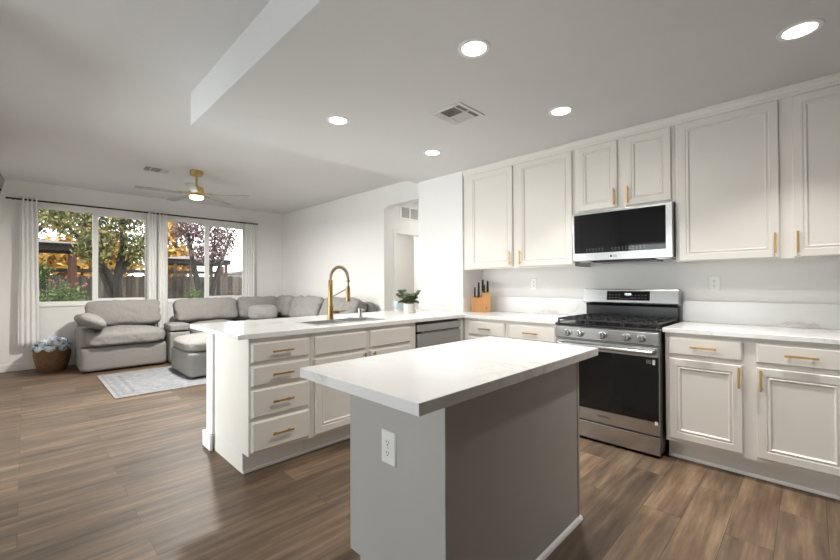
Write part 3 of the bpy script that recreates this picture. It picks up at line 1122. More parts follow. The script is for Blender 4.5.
# backguard
bm = B()
prism(bm, [(3.715, 0.9), (3.715, 1.03), (3.70, 1.047), (3.765, 1.047), (3.765, 0.9)], 'y', RY0 + 0.012, RY1 - 0.012)
obj('vent_riser', bm, 'black', t, 0.003)
bm = B()
prism(bm, [(3.672, 1.060), (3.688, 1.172), (3.697, 1.178), (3.770, 1.178), (3.770, 1.048), (3.680, 1.048)], 'y', RY0 - 0.002, RY1 + 0.002)
bgd = obj('backguard', bm, 'steel', t, 0.004)
nb = Vector((-0.9899, 0, 0.1414)).normalized()
vb = Vector((0.1414, 0, 0.9899)).normalized()
fG = Fr((3.672, 0, 1.060), (0, -1, 0), tuple(vb), tuple(nb))
bm = B(); fbox(bm, fG, -1.288, -0.945, 0.020, 0.100, 0.0002, 0.0014); DISP = bm
n0_ = len(bm.faces)
text_mesh('clock_digits', '12:20', fG, -1.115, 0.072, 0.0020, 0.017, 'display', bgd, bold=0.0008)
for k in range(12):
    if k in (4, 5, 6):
        continue
    for r_ in (0.040, 0.064):
        fbox(bm, fG, -1.268 + k * 0.026, -1.257 + k * 0.026, r_, r_ + 0.003, 0.0016, 0.0019)
for k in range(5):
    fbox(bm, fG, -1.170 + k * 0.024, -1.160 + k * 0.024, 0.034, 0.037, 0.0016, 0.0019)
dp = obj('control_display', two_tone(bm, 6), 'blackglass', bgd)
dp.data.materials.append(M['greymark'])

# ------------------------------------------------------------------ microwave
MY0, MY1, MZ0, MZ1 = 0.716, 1.479, 1.420, 1.843
fM = Fr((3.435, 0, 0), (0, -1, 0), (0, 0, 1), (-1, 0, 0))
t = thing('microwave', 'stainless over-range microwave with black glass door under the short cabinet', 'microwave', (3.6, 1.1, MZ0))
bm = B(); box(bm, 3.435, 3.797, MY0, MY1, MZ0 + 0.006, MZ1 - 0.001); obj('body', bm, 'steel_dark', t, 0.003)
bm = B(); fbox(bm, fM, -MY1 + 0.004, -MY0 - 0.001, MZ0, MZ1 - 0.006, 0.0005, 0.034); d = obj('door', bm, 'steel', t, 0.004)
bm = B(); fbox(bm, fM, -MY1 + 0.020, -MY0 - 0.046, MZ0 + 0.066, MZ1 - 0.024, 0.0345, 0.0375)
for k in range(18):
    u = -MY1 + 0.125 + k * 0.026
    if k in (6, 7):
        continue
    for r_ in (0.082, 0.098):
        fbox(bm, fM, u, u + 0.006, MZ0 + r_, MZ0 + r_ + 0.004, 0.0376, 0.0379)
mg = obj('door_glass', two_tone(bm, 6), 'blackglass', d)
mg.data.materials.append(M['greymark'])
text_mesh('brand_lettering', 'LG', fM, -1.125, MZ0 + 0.033, 0.0348, 0.016, 'darkmark', d)
bm = B(); tube(bm, [fM.p(-1.155, MZ0 + 0.033, 0.0346), fM.p(-1.155, MZ0 + 0.033, 0.0352)], 0.009, 20); obj('round_emblem', bm, 'darkmark', d)
bm = B(); box(bm, 3.47, 3.75, 0.86, 1.33, MZ0 - 0.014, MZ0 + 0.0055); obj('vent_grille', bm, 'black', t, 0.004)
bm = B(); box(bm, 3.46, 3.60, 1.345, 1.44, MZ0 - 0.006, MZ0 + 0.0055); obj('filter', bm, 'steel', t, 0.002)
bm = B(); box(bm, 3.46, 3.60, 0.75, 0.845, MZ0 - 0.006, MZ0 + 0.0055); obj('filter', bm, 'steel', t, 0.002)

# ------------------------------------------------------------------ sink and faucet
t = thing('kitchen_sink', 'stainless double-bowl sink set into the peninsula worktop', 'sink', (1.9, 2.82, 0.70))
bm = B()
fx0, fx1, fy0, fy1 = SX0 - 0.022, SX1 + 0.022, SY0 - 0.020, SY1 + 0.016
z0, z1 = ZC1 + 0.0003, ZC1 + 0.0055
box(bm, fx0, fx1, fy0, SY0 + 0.004, z0, z1); box(bm, fx0, fx1, SY1 - 0.004, fy1, z0, z1)
box(bm, fx0, SX0 + 0.004, SY0 + 0.004, SY1 - 0.004, z0, z1); box(bm, SX1 - 0.004, fx1, SY0 + 0.004, SY1 - 0.004, z0, z1)
obj('rim', bm, 'sinksteel', t, 0.002)
xm = (SX0 + SX1) / 2
for (a, b) in ((SX0 + 0.004, xm - 0.012), (xm + 0.012, SX1 - 0.004)):
    bm = B()
    y0, y1, zb, zt, w = SY0 + 0.004, SY1 - 0.004, 0.71, ZC1 - 0.001 + 0.001, 0.003
    box(bm, a, b, y0, y1, zb, zb + w)
    box(bm, a, a + w, y0, y1, zb + w, zt); box(bm, b - w, b, y0, y1, zb + w, zt)
    box(bm, a + w, b - w, y0, y0 + w, zb + w, zt); box(bm, a + w, b - w, y1 - w, y1, zb + w, zt)
    bw = obj('bowl', bm, 'sinksteel', t)
    bm = B(); lathe(bm, [(0, zb + w + 0.0005), (0.04, zb + w + 0.0005), (0.04, zb + w + 0.004), (0.02, zb + w + 0.002), (0, zb + w + 0.002)], (a + b) / 2, (y0 + y1) / 2); obj('drain', bm, 'steel_dark', bw, smooth=True)
bm = B(); box(bm, xm - 0.0115, xm + 0.0115, SY0 + 0.004, SY1 - 0.004, 0.87, ZC1 + 0.002); obj('divider', bm, 'steel_mid', t, 0.002)

FX, FY = 1.900, 3.000
t = thing('kitchen_faucet', 'tall brushed gold spring faucet standing behind the sink', 'faucet', (FX, FY, ZC1))
bm = B(); lathe(bm, [(0, ZC1 + 0.0005), (0.031, ZC1 + 0.0005), (0.031, ZC1 + 0.010), (0.026, ZC1 + 0.012), (0.026, 1.035), (0.0195, 1.040), (0.0195, 1.262), (0.016, 1.268), (0, 1.268)], FX, FY); obj('column', bm, 'faucet', t, smooth=True)
arc = []
DXA, DYA = 0.03, -0.225
for k in range(25):
    a = PI * k / 24
    s_ = (1 - math.cos(a)) / 2
    arc.append((FX + DXA * s_, FY + DYA * s_, 1.270 + 0.108 * math.sin(a)))
arc += [(FX + DXA, FY + DYA, 1.245), (FX + DXA, FY + DYA, 1.205)]
bm = B(); tube(bm, [(FX, FY, 1.2685)] + arc, 0.0085, 12); hs = obj('hose', bm, 'steel_dark', t, smooth=True)
bm = B()
pts = []
V_ = [Vector(p) for p in arc]
N_ = 480
tot = len(V_) - 1
for k in range(N_ + 1):
    q = k / N_ * (tot - 2)
    i = min(int(q), tot - 1)
    p = V_[i].lerp(V_[i + 1], q - i)
    d = (V_[i + 1] - V_[i]).normalized()
    side = Vector((d.z, 0, -d.x)) if False else d.cross(Vector((1, 0.13, 0))).normalized()
    oth = d.cross(side)
    a = 2 * PI * k / 15
    pts.append(p + (side * math.cos(a) + oth * math.sin(a)) * 0.0125)
tube(bm, pts, 0.0022, 5); obj('spring', bm, 'faucet', t, smooth=True)
bm = B(); lathe(bm, [(0, 1.082), (0.019, 1.082), (0.021, 1.09), (0.0185, 1.10), (0.0175, 1.195), (0.013, 1.215), (0, 1.215)], FX + DXA, FY + DYA, 20); sh = obj('spray_head', bm, 'faucet', t, smooth=True)
bm = B(); box(bm, FX + DXA - 0.005, FX + DXA + 0.005, FY + DYA - 0.024, FY + DYA - 0.017, 1.115, 1.165); obj('spray_button', bm, 'faucet', sh, 0.002)
bm = B(); lathe(bm, [(0.010, 1.245), (0.016, 1.247), (0.017, 1.262), (0.010, 1.266)], FX + DXA, FY + DYA, 16); obj('hose_collar', bm, 'faucet', t, smooth=True)
bm = B(); tube(bm, [(FX, FY - 0.018, 1.115), (FX + DXA, FY + DYA + 0.015, 1.190)], 0.005, 8); obj('docking_arm', bm, 'faucet', t, smooth=True)
bm = B(); tube(bm, [(FX + 0.02, FY - 0.012, 0.985), (FX + 0.065, FY - 0.045, 0.985)], 0.016, 14); hd = obj('handle', bm, 'faucet', t, smooth=True)
bm = B(); tube(bm, [(FX + 0.0655, FY - 0.045, 0.985), (FX + 0.115, FY - 0.075, 0.997)], [0.006, 0.0045], 10); obj('lever', bm, 'faucet', hd, smooth=True)

t = thing('soap_dispenser', 'short nickel soap dispenser on the worktop right of the faucet', 'soap dispenser', (2.245, 3.03, ZC1))
bm = B(); lathe(bm, [(0, ZC1 + 0.0005), (0.024, ZC1 + 0.0005), (0.024, ZC1 + 0.006), (0.019, ZC1 + 0.008), (0.019, ZC1 + 0.062), (0.022, ZC1 + 0.064), (0.022, ZC1 + 0.082), (0, ZC1 + 0.084)], 2.245, 3.03); obj('body', bm, 'soap', t, smooth=True)
bm = B(); tube(bm, [(2.245, 3.008, ZC1 + 0.073), (2.245, 2.965, ZC1 + 0.070)], 0.006, 10); obj('nozzle', bm, 'soap', t, smooth=True)
bm = B(); lathe(bm, [(0, ZC1 + 0.0005), (0.027, ZC1 + 0.0005), (0.027, ZC1 + 0.005), (0.022, ZC1 + 0.008), (0, ZC1 + 0.010)], 2.10, 2.99)
tag(obj('disposal_button', bm, 'soap', smooth=True), 'small round metal button on the worktop between faucet and soap dispenser', 'button')

# ------------------------------------------------------------------ things on the worktop
KX, KY = 3.575, 2.590
kr = math.atan2(-0.71, 0.704)
t = thing('knife_block', 'bamboo knife block standing in the worktop corner under the cabinets', 'knife block', (KX, KY, ZC1 + 0.0005), kr)
bm = B(); prism(bm, [(-0.045, 0), (0.055, 0), (0.055, 0.178), (-0.045, 0.152)], 'x', -0.103, 0.010); obj('low_block', bm, 'bamboo', t, 0.004)
bm = B(); prism(bm, [(-0.055, 0), (0.050, 0), (0.050, 0.232), (-0.055, 0.205)], 'x', 0.0105, 0.094); hb = obj('tall_block', bm, 'bamboo', t, 0.004)
bm = B(); tube(bm, [(0.052, -0.0552, 0.045), (0.052, -0.0562, 0.045)], 0.007, 16); e_ = obj('maker_emblem', bm, 'darkmark', hb)


def knife(label, lx, ly, lz, ln, w=0.013):
    Mx = Matrix.Translation((KX, KY, ZC1 + 0.0005)) @ Matrix.Rotation(kr, 4, 'Z')
    base = Mx @ Vector((lx, ly, lz))
    k = thing('kitchen_knife', label, 'knife', base, kr, 'knives in the bamboo block')
    bm = B()
    prism(bm, [(-w * 0.85, 0.0), (w * 0.85, 0.0), (w, ln * 0.5), (w * 0.9, ln), (-w * 0.6, ln), (-w, ln * 0.4)], 'y', -0.008, 0.008)
    h = obj('handle', bm, 'rubber', k, 0.003)
    bm = B()
    for q in (0.25, 0.55, 0.85):
        tube(bm, [(0, -0.0086, ln * q), (0, 0.0086, ln * q)], 0.0028, 8)
    obj('rivets', bm, 'soap', h)
    bm = B(); box(bm, -w * 0.8, w * 0.8, -0.0011, 0.0011, -0.004, 0.0005); obj('bolster', bm, 'steel', k)
    return k


knife('leftmost and lowest black-handled knife in the bamboo block', -0.070, 0.0, 0.1695, 0.105, 0.010)
knife('black-handled knife in the front middle of the low bamboo block', -0.030, -0.02, 0.1640, 0.085, 0.013)
knife('tall black-handled knife at the back of the low bamboo block', -0.022, 0.035, 0.1785, 0.150, 0.012)
knife('short black-handled knife at the front of the tall bamboo block', 0.030, -0.03, 0.2165, 0.085, 0.012)
knife('tallest black-handled knife at the back left of the tall bamboo block', 0.022, 0.025, 0.2305, 0.125, 0.013)
knife('rightmost black-handled knife in the tall bamboo block', 0.072, 0.0, 0.2245, 0.120, 0.012)

PX, PY = 2.915, 3.075
t = thing('potted_plant', 'small leafy green plant in a white ceramic pot on the peninsula', 'plant', (PX, PY, ZC1))
bm = B(); lathe(bm, [(0, ZC1 + 0.0005), (0.042, ZC1 + 0.0005), (0.046, ZC1 + 0.010), (0.050, ZC1 + 0.100), (0.046, ZC1 + 0.101), (0.043, ZC1 + 0.088), (0, ZC1 + 0.088)], PX, PY); obj('pot', bm, 'terracotta', t, smooth=True)
bm = B(); lathe(bm, [(0, ZC1 + 0.0885), (0.042, ZC1 + 0.0885), (0.02, ZC1 + 0.094), (0, ZC1 + 0.095)], PX, PY); obj('soil', bm, 'soil', t, smooth=True)
random.seed(11)
bs, bl = B(), B()


def round_leaf(bm, c, d, r):
    d = d.normalized()
    x, y = frame_of(d)
    ce = bm.verts.new(c)
    ring = []
    for k in range(10):
        a = 2 * PI * k / 10
        ring.append(bm.verts.new(c + x * math.cos(a) * r + y * math.sin(a) * r * 0.85 + d * 0.10 * r * math.cos(2 * a)))
    for k in range(10):
        bm.faces.new((ce, ring[k], ring[(k + 1) % 10]))


for k in range(24):
    a = random.uniform(0, 2 * PI)
    rr = random.uniform(0.04, 0.125)
    zt = random.uniform(0.10, 0.235) - rr * 0.35
    p0 = Vector((PX + 0.015 * math.cos(a), PY + 0.015 * math.sin(a), ZC1 + 0.09))
    p2 = Vector((PX + rr * math.cos(a), PY + rr * math.sin(a), ZC1 + 0.045 + zt))
    p1 = (p0 + p2) / 2 + Vector((0, 0, 0.02))
    tube(bs, [p0, p1, p2], [0.002, 0.0016, 0.001], 5)
    for q in (0.35, 0.55, 0.72, 0.88, 1.0):
        p = p0.lerp(p1, q * 2) if q < 0.5 else p1.lerp(p2, q * 2 - 1)
        for s in (-1, 1):
            off = Vector((-math.sin(a) * s, math.cos(a) * s, 0.25)) * 0.017
            round_leaf(bl, p + off, Vector((random.uniform(-0.7, 0.4), random.uniform(-0.9, 0.3), random.uniform(0.3, 1.0))), random.uniform(0.016, 0.024))
obj('stems', bs, 'leaf', t)
fo = obj('foliage', bl, 'leaf', t, smooth=True, angle=180)

t = thing('blue_pot', 'pale blue rounded pot with white base behind the plant', 'pot', (3.07, 3.40, ZC1))
bm = B(); lathe(bm, [(0, ZC1 + 0.0005), (0.050, ZC1 + 0.0005), (0.058, ZC1 + 0.022)], 3.07, 3.40); obj('base', bm, 'terracotta', t, smooth=True)
bm = B(); lathe(bm, [(0.0582, ZC1 + 0.022), (0.063, ZC1 + 0.05), (0.063, ZC1 + 0.085), (0.055, ZC1 + 0.112), (0.045, ZC1 + 0.118), (0.042, ZC1 + 0.112), (0, ZC1 + 0.108)], 3.07, 3.40); obj('body', bm, 'bluepot', t, smooth=True)
bm = B(); lathe(bm, [(0, ZC1 + 0.0005), (0.019, ZC1 + 0.0005), (0.019, ZC1 + 0.075), (0.017, ZC1 + 0.077), (0.012, ZC1 + 0.073), (0, ZC1 + 0.073)], 3.02, 3.09)
t = thing('pillar_candle', 'slim white pillar candle just right of the plant pot', 'candle', (3.02, 3.09, ZC1))
obj('wax', bm, 'terracotta', t, smooth=True)
bm = B(); tube(bm, [(3.02, 3.09, ZC1 + 0.0735), (3.021, 3.09, ZC1 + 0.084)], 0.0012, 6); obj('wick', bm, 'rubber', t)

# ------------------------------------------------------------------ ceiling lights, vents, fan
def recessed(label, x, y, watts, spread=168):
    t = thing('recessed_light', label, 'ceiling light', (x, y, HK), group='recessed downlights in the kitchen ceiling')
    bm = B()
    lathe(bm, [(0.064, HK - 0.0005), (0.088, HK - 0.0005), (0.088, HK - 0.003), (0.082, HK - 0.006), (0.068, HK - 0.006), (0.064, HK - 0.003), (0.064, HK - 0.0005)], x, y, 40)
    obj('trim_ring', bm, 'plastic', t, smooth=True)
    bm = B(); lathe(bm, [(0, HK - 0.0032), (0.0635, HK - 0.0032), (0.0635, HK - 0.0006), (0, HK - 0.0006)], x, y, 40); obj('lens', bm, 'lamp', t)
    d = bpy.data.lights.new('downlight', 'AREA')
    d.shape = 'DISK'
    d.size = 0.12
    d.energy = watts
    d.spread = R(spread)
    d.color = (1.0, 0.97, 0.925)
    o = bpy.data.objects.new('downlight', d)
    COL.objects.link(o)
    o.parent = t
    o.location = (0, 0, -0.012)
    return t


recessed('recessed ceiling light nearest the camera, left of the ceiling vent', 1.690, 1.262, 15)
recessed('recessed ceiling light over the sink end of the peninsula', 1.690, 2.560, 5)
recessed('small-looking recessed ceiling light just in front of the wall pier', 2.750, 2.556, 3.5, 100)
recessed('recessed ceiling light in front of the microwave', 2.757, 1.275, 8, 100)
recessed('recessed ceiling light at the far right above the right wall cabinet', 2.723, 0.020, 8, 100)


def ceiling_vent(label, x0, x1, y0, y1, z, split):
    t = thing('ceiling_vent', label, 'vent', ((x0 + x1) / 2, (y0 + y1) / 2, z))
    bm = B()
    w = 0.024
    za, zb = z - 0.008, z - 0.0005
    box(bm, x0, x1, y0, y0 + w, za, zb); box(bm, x0, x1, y1 - w, y1, za, zb)
    box(bm, x0, x0 + w, y0 + w, y1 - w, za, zb); box(bm, x1 - w, x1, y0 + w, y1 - w, za, zb)
    if split == 'x':
        for q in (0.3, 0.72):
            xx = x0 + (x1 - x0) * q
            box(bm, xx - 0.006, xx + 0.006, y0 + w, y1 - w, za + 0.001, zb)
    else:
        for q in (0.25, 0.75):
            yy = y0 + (y1 - y0) * q
            box(bm, x0 + w, x1 - w, yy - 0.006, yy + 0.006, za + 0.001, zb)
        xx = (x0 + x1) / 2
        box(bm, xx - 0.006, xx + 0.006, y0 + w, y1 - w, za + 0.001, zb)
    obj('vent_frame', bm, 'grille', t, 0.002)
    bm = B(); box(bm, x0 + w, x1 - w, y0 + w, y1 - w, z - 0.0015, z - 0.0007); obj('duct_opening', bm, 'ventdark', t)
    # angled louvres, in groups that throw air different ways
    bm = B()
    if split == 'x':
        n = 16
        for k in range(n):
            xx = x0 + w + (x1 - x0 - 2 * w) * (k + 0.5) / n
            s = -1 if k > n * 0.62 else 1
            v = [bm.verts.new(p) for p in ((xx - 0.006 * s, y0 + w, za + 0.001), (xx + 0.004 * s, y0 + w, z - 0.002), (xx + 0.004 * s, y1 - w, z - 0.002), (xx - 0.006 * s, y1 - w, za + 0.001))]
            u = [bm.verts.new(q.co + Vector((0.0012, 0, 0))) for q in v]
            bm.faces.new(v); bm.faces.new(u[::-1])
            for i in range(4):
                bm.faces.new((v[i], u[i], u[(i + 1) % 4], v[(i + 1) % 4]))
    else:
        n = 16
        for k in range(n):
            yy = y0 + w + (y1 - y0 - 2 * w) * (k + 0.5) / n
            q_ = (yy - y0) / (y1 - y0)
            for (xa, xb, s) in ((x0 + w, (x0 + x1) / 2 - 0.006, 1), ((x0 + x1) / 2 + 0.006, x1 - w, -1 if 0.25 < q_ < 0.75 else 1)):
                if q_ > 0.75:
                    s = -1
                v = [bm.verts.new(p) for p in ((xa, yy - 0.006 * s, za + 0.001), (xa, yy + 0.004 * s, z - 0.002), (xb, yy + 0.004 * s, z - 0.002), (xb, yy - 0.006 * s, za + 0.001))]
                u = [bm.verts.new(q.co + Vector((0, 0.0012, 0))) for q in v]
                bm.faces.new(v); bm.faces.new(u[::-1])
                for i in range(4):
                    bm.faces.new((v[i], u[i], u[(i + 1) % 4], v[(i + 1) % 4]))
    obj('louvres', bm, 'grille', t)
    return t


ceiling_vent('square white air vent in the kitchen ceiling between the downlights', 2.115, 2.413, 1.705, 1.995, HK, 'y')
ceiling_vent('white air vent in the living room ceiling left of the fan', 1.055, 1.385, 5.96, 6.22, HL, 'x')

# return air grille on the hall wall
t = thing('return_grille', 'white return air grille high on the hall wall above the doorway', 'vent', (4.5, 4.69, 2.27))
gx0, gx1, gz0, gz1, gy = 4.278, 4.71, 2.285, 2.51, 4.693
bm = B()
w = 0.026
box(bm, gx0, gx1, gy - 0.012, gy, gz0, gz0 + w); box(bm, gx0, gx1, gy - 0.012, gy, gz1 - w, gz1)
box(bm, gx0, gx0 + w, gy - 0.012, gy, gz0 + w, gz1 - w); box(bm, gx1 - w, gx1, gy - 0.012, gy, gz0 + w, gz1 - w)
xm_ = (gx0 + gx1) / 2
box(bm, xm_ - 0.012, xm_ + 0.012, gy - 0.012, gy, gz0 + w, gz1 - w)
obj('grille_frame', bm, 'trim', t, 0.002)
bm = B(); box(bm, gx0 + w, gx1 - w, gy - 0.0015, gy - 0.0005, gz0 + w, gz1 - w); obj('duct_opening', bm, 'ventdark', t)
bm = B()
for k in range(13):
    zz = gz0 + w + (gz1 - gz0 - 2 * w) * (k + 0.5) / 13
    v = [bm.verts.new(p) for p in ((gx0 + w, gy - 0.010, zz - 0.006), (gx0 + w, gy - 0.002, zz + 0.005), (gx1 - w, gy - 0.002, zz + 0.005), (gx1 - w, gy - 0.010, zz - 0.006))]
    u = [bm.verts.new(q.co + Vector((0, 0, 0.0012))) for q in v]
    bm.faces.new(v); bm.faces.new(u[::-1])
    for i in range(4):
        bm.faces.new((v[i], u[i], u[(i + 1) % 4], v[(i + 1) % 4]))
obj('louvres', bm, 'grille', t)

# ceiling fan
CX, CY = 1.61, 5.80
t = thing('ceiling_fan', 'brass five-blade ceiling fan with lit lamp in the living room', 'ceiling fan', (CX, CY, HL))
bm = B(); lathe(bm, [(0, HL - 0.0005), (0.075, HL - 0.0005), (0.075, HL - 0.055), (0.068, HL - 0.062), (0, HL - 0.062)], CX, CY, 32); obj('canopy', bm, 'brass', t, smooth=True)
bm = B(); tube(bm, [(CX, CY, HL - 0.0625), (CX, CY, 2.556)], 0.014, 14); obj('downrod', bm, 'brass', t, smooth=True)
bm = B(); lathe(bm, [(0, 2.555), (0.028, 2.555), (0.032, 2.535), (0.078, 2.528), (0.088, 2.515), (0.088, 2.452), (0.080, 2.44), (0, 2.44)], CX, CY, 32); obj('motor_housing', bm, 'brass', t, smooth=True)
bm = B(); lathe(bm, [(0, 2.4395), (0.060, 2.4395), (0.060, 2.420), (0.095, 2.418), (0.098, 2.410), (0.060, 2.408), (0, 2.408)], CX, CY, 32); obj('lamp_ring', bm, 'brass', t, smooth=True)
bm = B(); lathe(bm, [(0, 2.4075), (0.085, 2.4075), (0.082, 2.385), (0.06, 2.370), (0, 2.362)], CX, CY, 32); obj('lamp_lens', bm, 'fanlamp', t, smooth=True)
for k in range(5):
    a = R(32 + 72 * k)
    d = Vector((math.cos(a), math.sin(a), 0))
    s = Vector((-math.sin(a), math.cos(a), 0))
    tw = Vector((0, 0, 1)) * 0.10
    bm = B()
    outl = [(0.17, 0.030), (0.24, 0.040), (0.45, 0.048), (0.64, 0.050), (0.672, 0.042)]
    side_pts = [(r_, w_) for r_, w_ in outl] + [(r_, -w_) for r_, w_ in reversed(outl)]
    top, bot = [], []
    for (r_, w_) in side_pts:
        p = Vector((CX, CY, 2.432)) + d * r_ + s * w_ + tw * w_
        top.append(bm.verts.new(p + Vector((0, 0, 0.003))))
        bot.append(bm.verts.new(p - Vector((0, 0, 0.003))))
    bm.faces.new(top); bm.faces.new(bot[::-1])
    n = len(top)
    for i in range(n):
        bm.faces.new((top[i], bot[i], bot[(i + 1) % n], top[(i + 1) % n]))
    bl_ = obj('blade', bm, 'blade', t)
    bm = B()
    q0 = Vector((CX, CY, 2.446)) + d * 0.088
    q1 = Vector((CX, CY, 2.440)) + d * 0.22
    for (o_, hh) in ((0, 1),):
        v = [bm.verts.new(p) for p in (q0 - s * 0.018, q0 + s * 0.018, q1 + s * 0.030 + tw * 0.03, q1 - s * 0.030 - tw * 0.03)]
        u = [bm.verts.new(x.co + Vector((0, 0, 0.005))) for x in v]
        bm.faces.new(v); bm.faces.new(u[::-1])
        for i in range(4):
            bm.faces.new((v[i], u[i], u[(i + 1) % 4], v[(i + 1) % 4]))
    obj('blade_arm', bm, 'brass', bl_)
d = bpy.data.lights.new('fan_lamp', 'AREA')
d.shape = 'DISK'
d.size = 0.15
d.energy = 78
d.color = (1, 0.965, 0.91)
o = bpy.data.objects.new('fan_lamp', d)
COL.objects.link(o)
o.parent = t
o.location = (0, 0, -0.395)

# ------------------------------------------------------------------ television
A_ = Vector((-0.155, 6.057, 2.35))
e1 = Vector((-0.061, -0.998, 0)).normalized()
e2 = Vector((-0.21, 0.012, -0.977)).normalized()
nn = e1.cross(e2).normalized()
if nn.x < 0:
    nn = -nn
fT = Fr(tuple(A_), tuple(e1), tuple(e2), tuple(nn))
t = thing('wall_television', 'dark flat television tilted out from the left wall, only its corner in view', 'television', tuple(A_))
bm = B(); fbox(bm, fT, 0, 1.02, 0, 0.60, -0.040, 0.0); obj('casing', bm, 'tvplastic', t, 0.006)
bm = B(); fbox(bm, fT, 0.012, 1.008, 0.012, 0.588, 0.0003, 0.002); obj('screen', bm, 'blackglass', t)
bm = B(); box(bm, -0.399, -0.262, 5.42, 5.62, 1.98, 2.16); obj('wall_bracket', bm, 'rubber', t, 0.003)

# ------------------------------------------------------------------ curtains and rods
def curtain(label, x0, x1, zt, zb, waves, seed, flare=0.0):
    t = thing('curtain', label, 'curtain', ((x0 + x1) / 2, 7.985, zb), group='white grommet curtains at the windows')
    bm = B()
    nu, nv = waves * 10, 26
    rows = []
    for j in range(nv + 1):
        q = j / nv
        z = zt + (zb - zt) * q
        row = []
        for i in range(nu + 1):
            u = i / nu
            w = (x1 - x0) * (1 + flare * q)
            x = (x0 + x1) / 2 + (u - 0.5) * w + flare * q * 0.03
            amp = 0.020 * (1 - 0.25 * q)
            y = 7.985 + amp * math.sin(u * waves * 2 * PI + seed) + 0.010 * noise.noise(Vector((u * 4 + seed, q * 2.5, seed)))
            x += 0.006 * noise.noise(Vector((u * 3, q * 3, seed + 5)))
            row.append(bm.verts.new((x, y, z)))
        rows.append(row)
    for j in range(nv):
        for i in range(nu):
            bm.faces.new((rows[j][i], rows[j][i + 1], rows[j + 1][i + 1], rows[j + 1][i]))
    o = obj('curtain_cloth', bm, 'curtain', t, smooth=True, angle=180)
    so = o.modifiers.new('thickness', 'SOLIDIFY')
    so.thickness = 0.003
    for k in range(waves):
        u = (k + 0.5) / waves
        xx = x0 + (x1 - x0) * u
        bm = B()
        tube(bm, [(xx - 0.003, 7.985, ZROD), (xx + 0.003, 7.985, ZROD)], 0.024, 16)
        obj('grommet', bm, 'rod', t, smooth=True)
    return t


ZROD = 2.462
curtain('leftmost white curtain beside the wicker basket', -0.055, 0.125, 2.505, 0.345, 4, 0.4, 0.22)
curtain('white curtain at the right side of the left window', 1.468, 1.595, 2.495, 0.34, 3, 1.3, 0.04)
curtain('white curtain at the left side of the right window', 1.628, 1.765, 2.495, 0.34, 3, 2.2, 0.04)
curtain('rightmost white curtain near the room corner', 3.105, 3.285, 2.495, 0.34, 4, 0.9, 0.04)
for (lb, a, b) in (('dark metal curtain rod over the left window', -0.185, 1.606), ('dark metal curtain rod over the right window', 1.622, 3.335)):
    t = thing('curtain_rod', lb, 'curtain rod', ((a + b) / 2, 7.985, ZROD))
    bm = B(); tube(bm, [(a, 7.985, ZROD), (b, 7.985, ZROD)], 0.0125, 12); obj('rod', bm, 'rod', t, smooth=True)
    for x in (a + 0.0, b - 0.0):
        s = -1 if x == a else 1
        bm = B(); tube(bm, [(x + s * 0.0003, 7.985, ZROD), (x + s * 0.006, 7.985, ZROD), (x + s * 0.012, 7.985, ZROD)], [0.0125, 0.018, 0.014], 12)
        obj('finial', bm, 'rod', t, smooth=True)
    for x in (a + 0.06, b - 0.06):
        bm = B(); box(bm, x - 0.006, x + 0.006, 7.998, YW - 0.0005, ZROD - 0.008, ZROD + 0.006); obj('bracket', bm, 'rod', t, 0.001)

# ------------------------------------------------------------------ sofa
def base_block(t, x0, x1, y0, y1, z0, z1, seed=0):
    bm = B(); soft_box(bm, ((x0 + x1) / 2, (y0 + y1) / 2, (z0 + z1) / 2), (x1 - x0, y1 - y0, z1 - z0), p=16, wr=0.004, wscale=3, n=12, seed=seed)
    return obj('base', bm, 'sofa_tight', t, smooth=True, angle=180)


def feet(t, pts):
    for (x, y) in pts:
        bm = B(); box(bm, x - 0.03, x + 0.03, y - 0.03, y + 0.03, 0.0, 0.03); obj('foot', bm, 'rubber', t, 0.003)


GS = 'modules of the grey sectional sofa'
# left chair section
t = thing('sofa_section', 'wide grey sofa seat with one arm on the left of the sectional', 'sofa', (1.04, 7.5, 0), group=GS)
base_block(t, 0.535, 1.565, 7.075, 7.93, 0.022, 0.36, 1)
feet(t, [(0.62, 7.16), (1.48, 7.16), (0.62, 7.84), (1.48, 7.84)])
bm = B(); soft_box(bm, (1.055, 7.36, 0.455), (1.00, 0.72, 0.20), p=5, crown=0.065, wr=0.016, wscale=4.5, n=26, seed=2); obj('seat_cushion', bm, 'sofa', t, smooth=True, angle=180)
bm = B(); soft_box(bm, (1.10, 7.60, 0.785), (0.93, 0.40, 0.24), p=8, crown=0.045, wr=0.020, wscale=5, n=28, seed=3, rot=Matrix.Rotation(R(70), 3, 'X'), sag=0.02); obj('back_cushion', bm, 'sofa', t, smooth=True, angle=180)
bm = B(); soft_box(bm, (1.05, 7.85, 0.50), (1.00, 0.15, 0.62), p=9, wr=0.006, wscale=4, n=14, seed=4); obj('back_frame', bm, 'sofa_tight', t, smooth=True, angle=180)
bm = B(); soft_box(bm, (0.62, 7.50, 0.47), (0.19, 0.83, 0.26), p=6, crown=0.02, wr=0.008, wscale=5, n=16, seed=5); obj('arm', bm, 'sofa_tight', t, smooth=True, angle=180)
t = thing('throw_pillow', 'plump grey pillow leaning on the left arm of the sofa', 'pillow', (0.62, 7.2, 0.58), group='loose pillows on the sofa')
rt_ = Matrix.Rotation(R(28), 3, 'Y') @ Matrix.Rotation(R(-6), 3, 'X')
bm = B(); soft_box(bm, (0.645, 7.14, 0.715), (0.36, 0.52, 0.16), p=3.2, crown=0.03, wr=0.008, wscale=6, n=20, seed=6, rot=rt_, pinch=0.35); obj('cushion_cover', bm, 'pillowfab', t, smooth=True, angle=180)
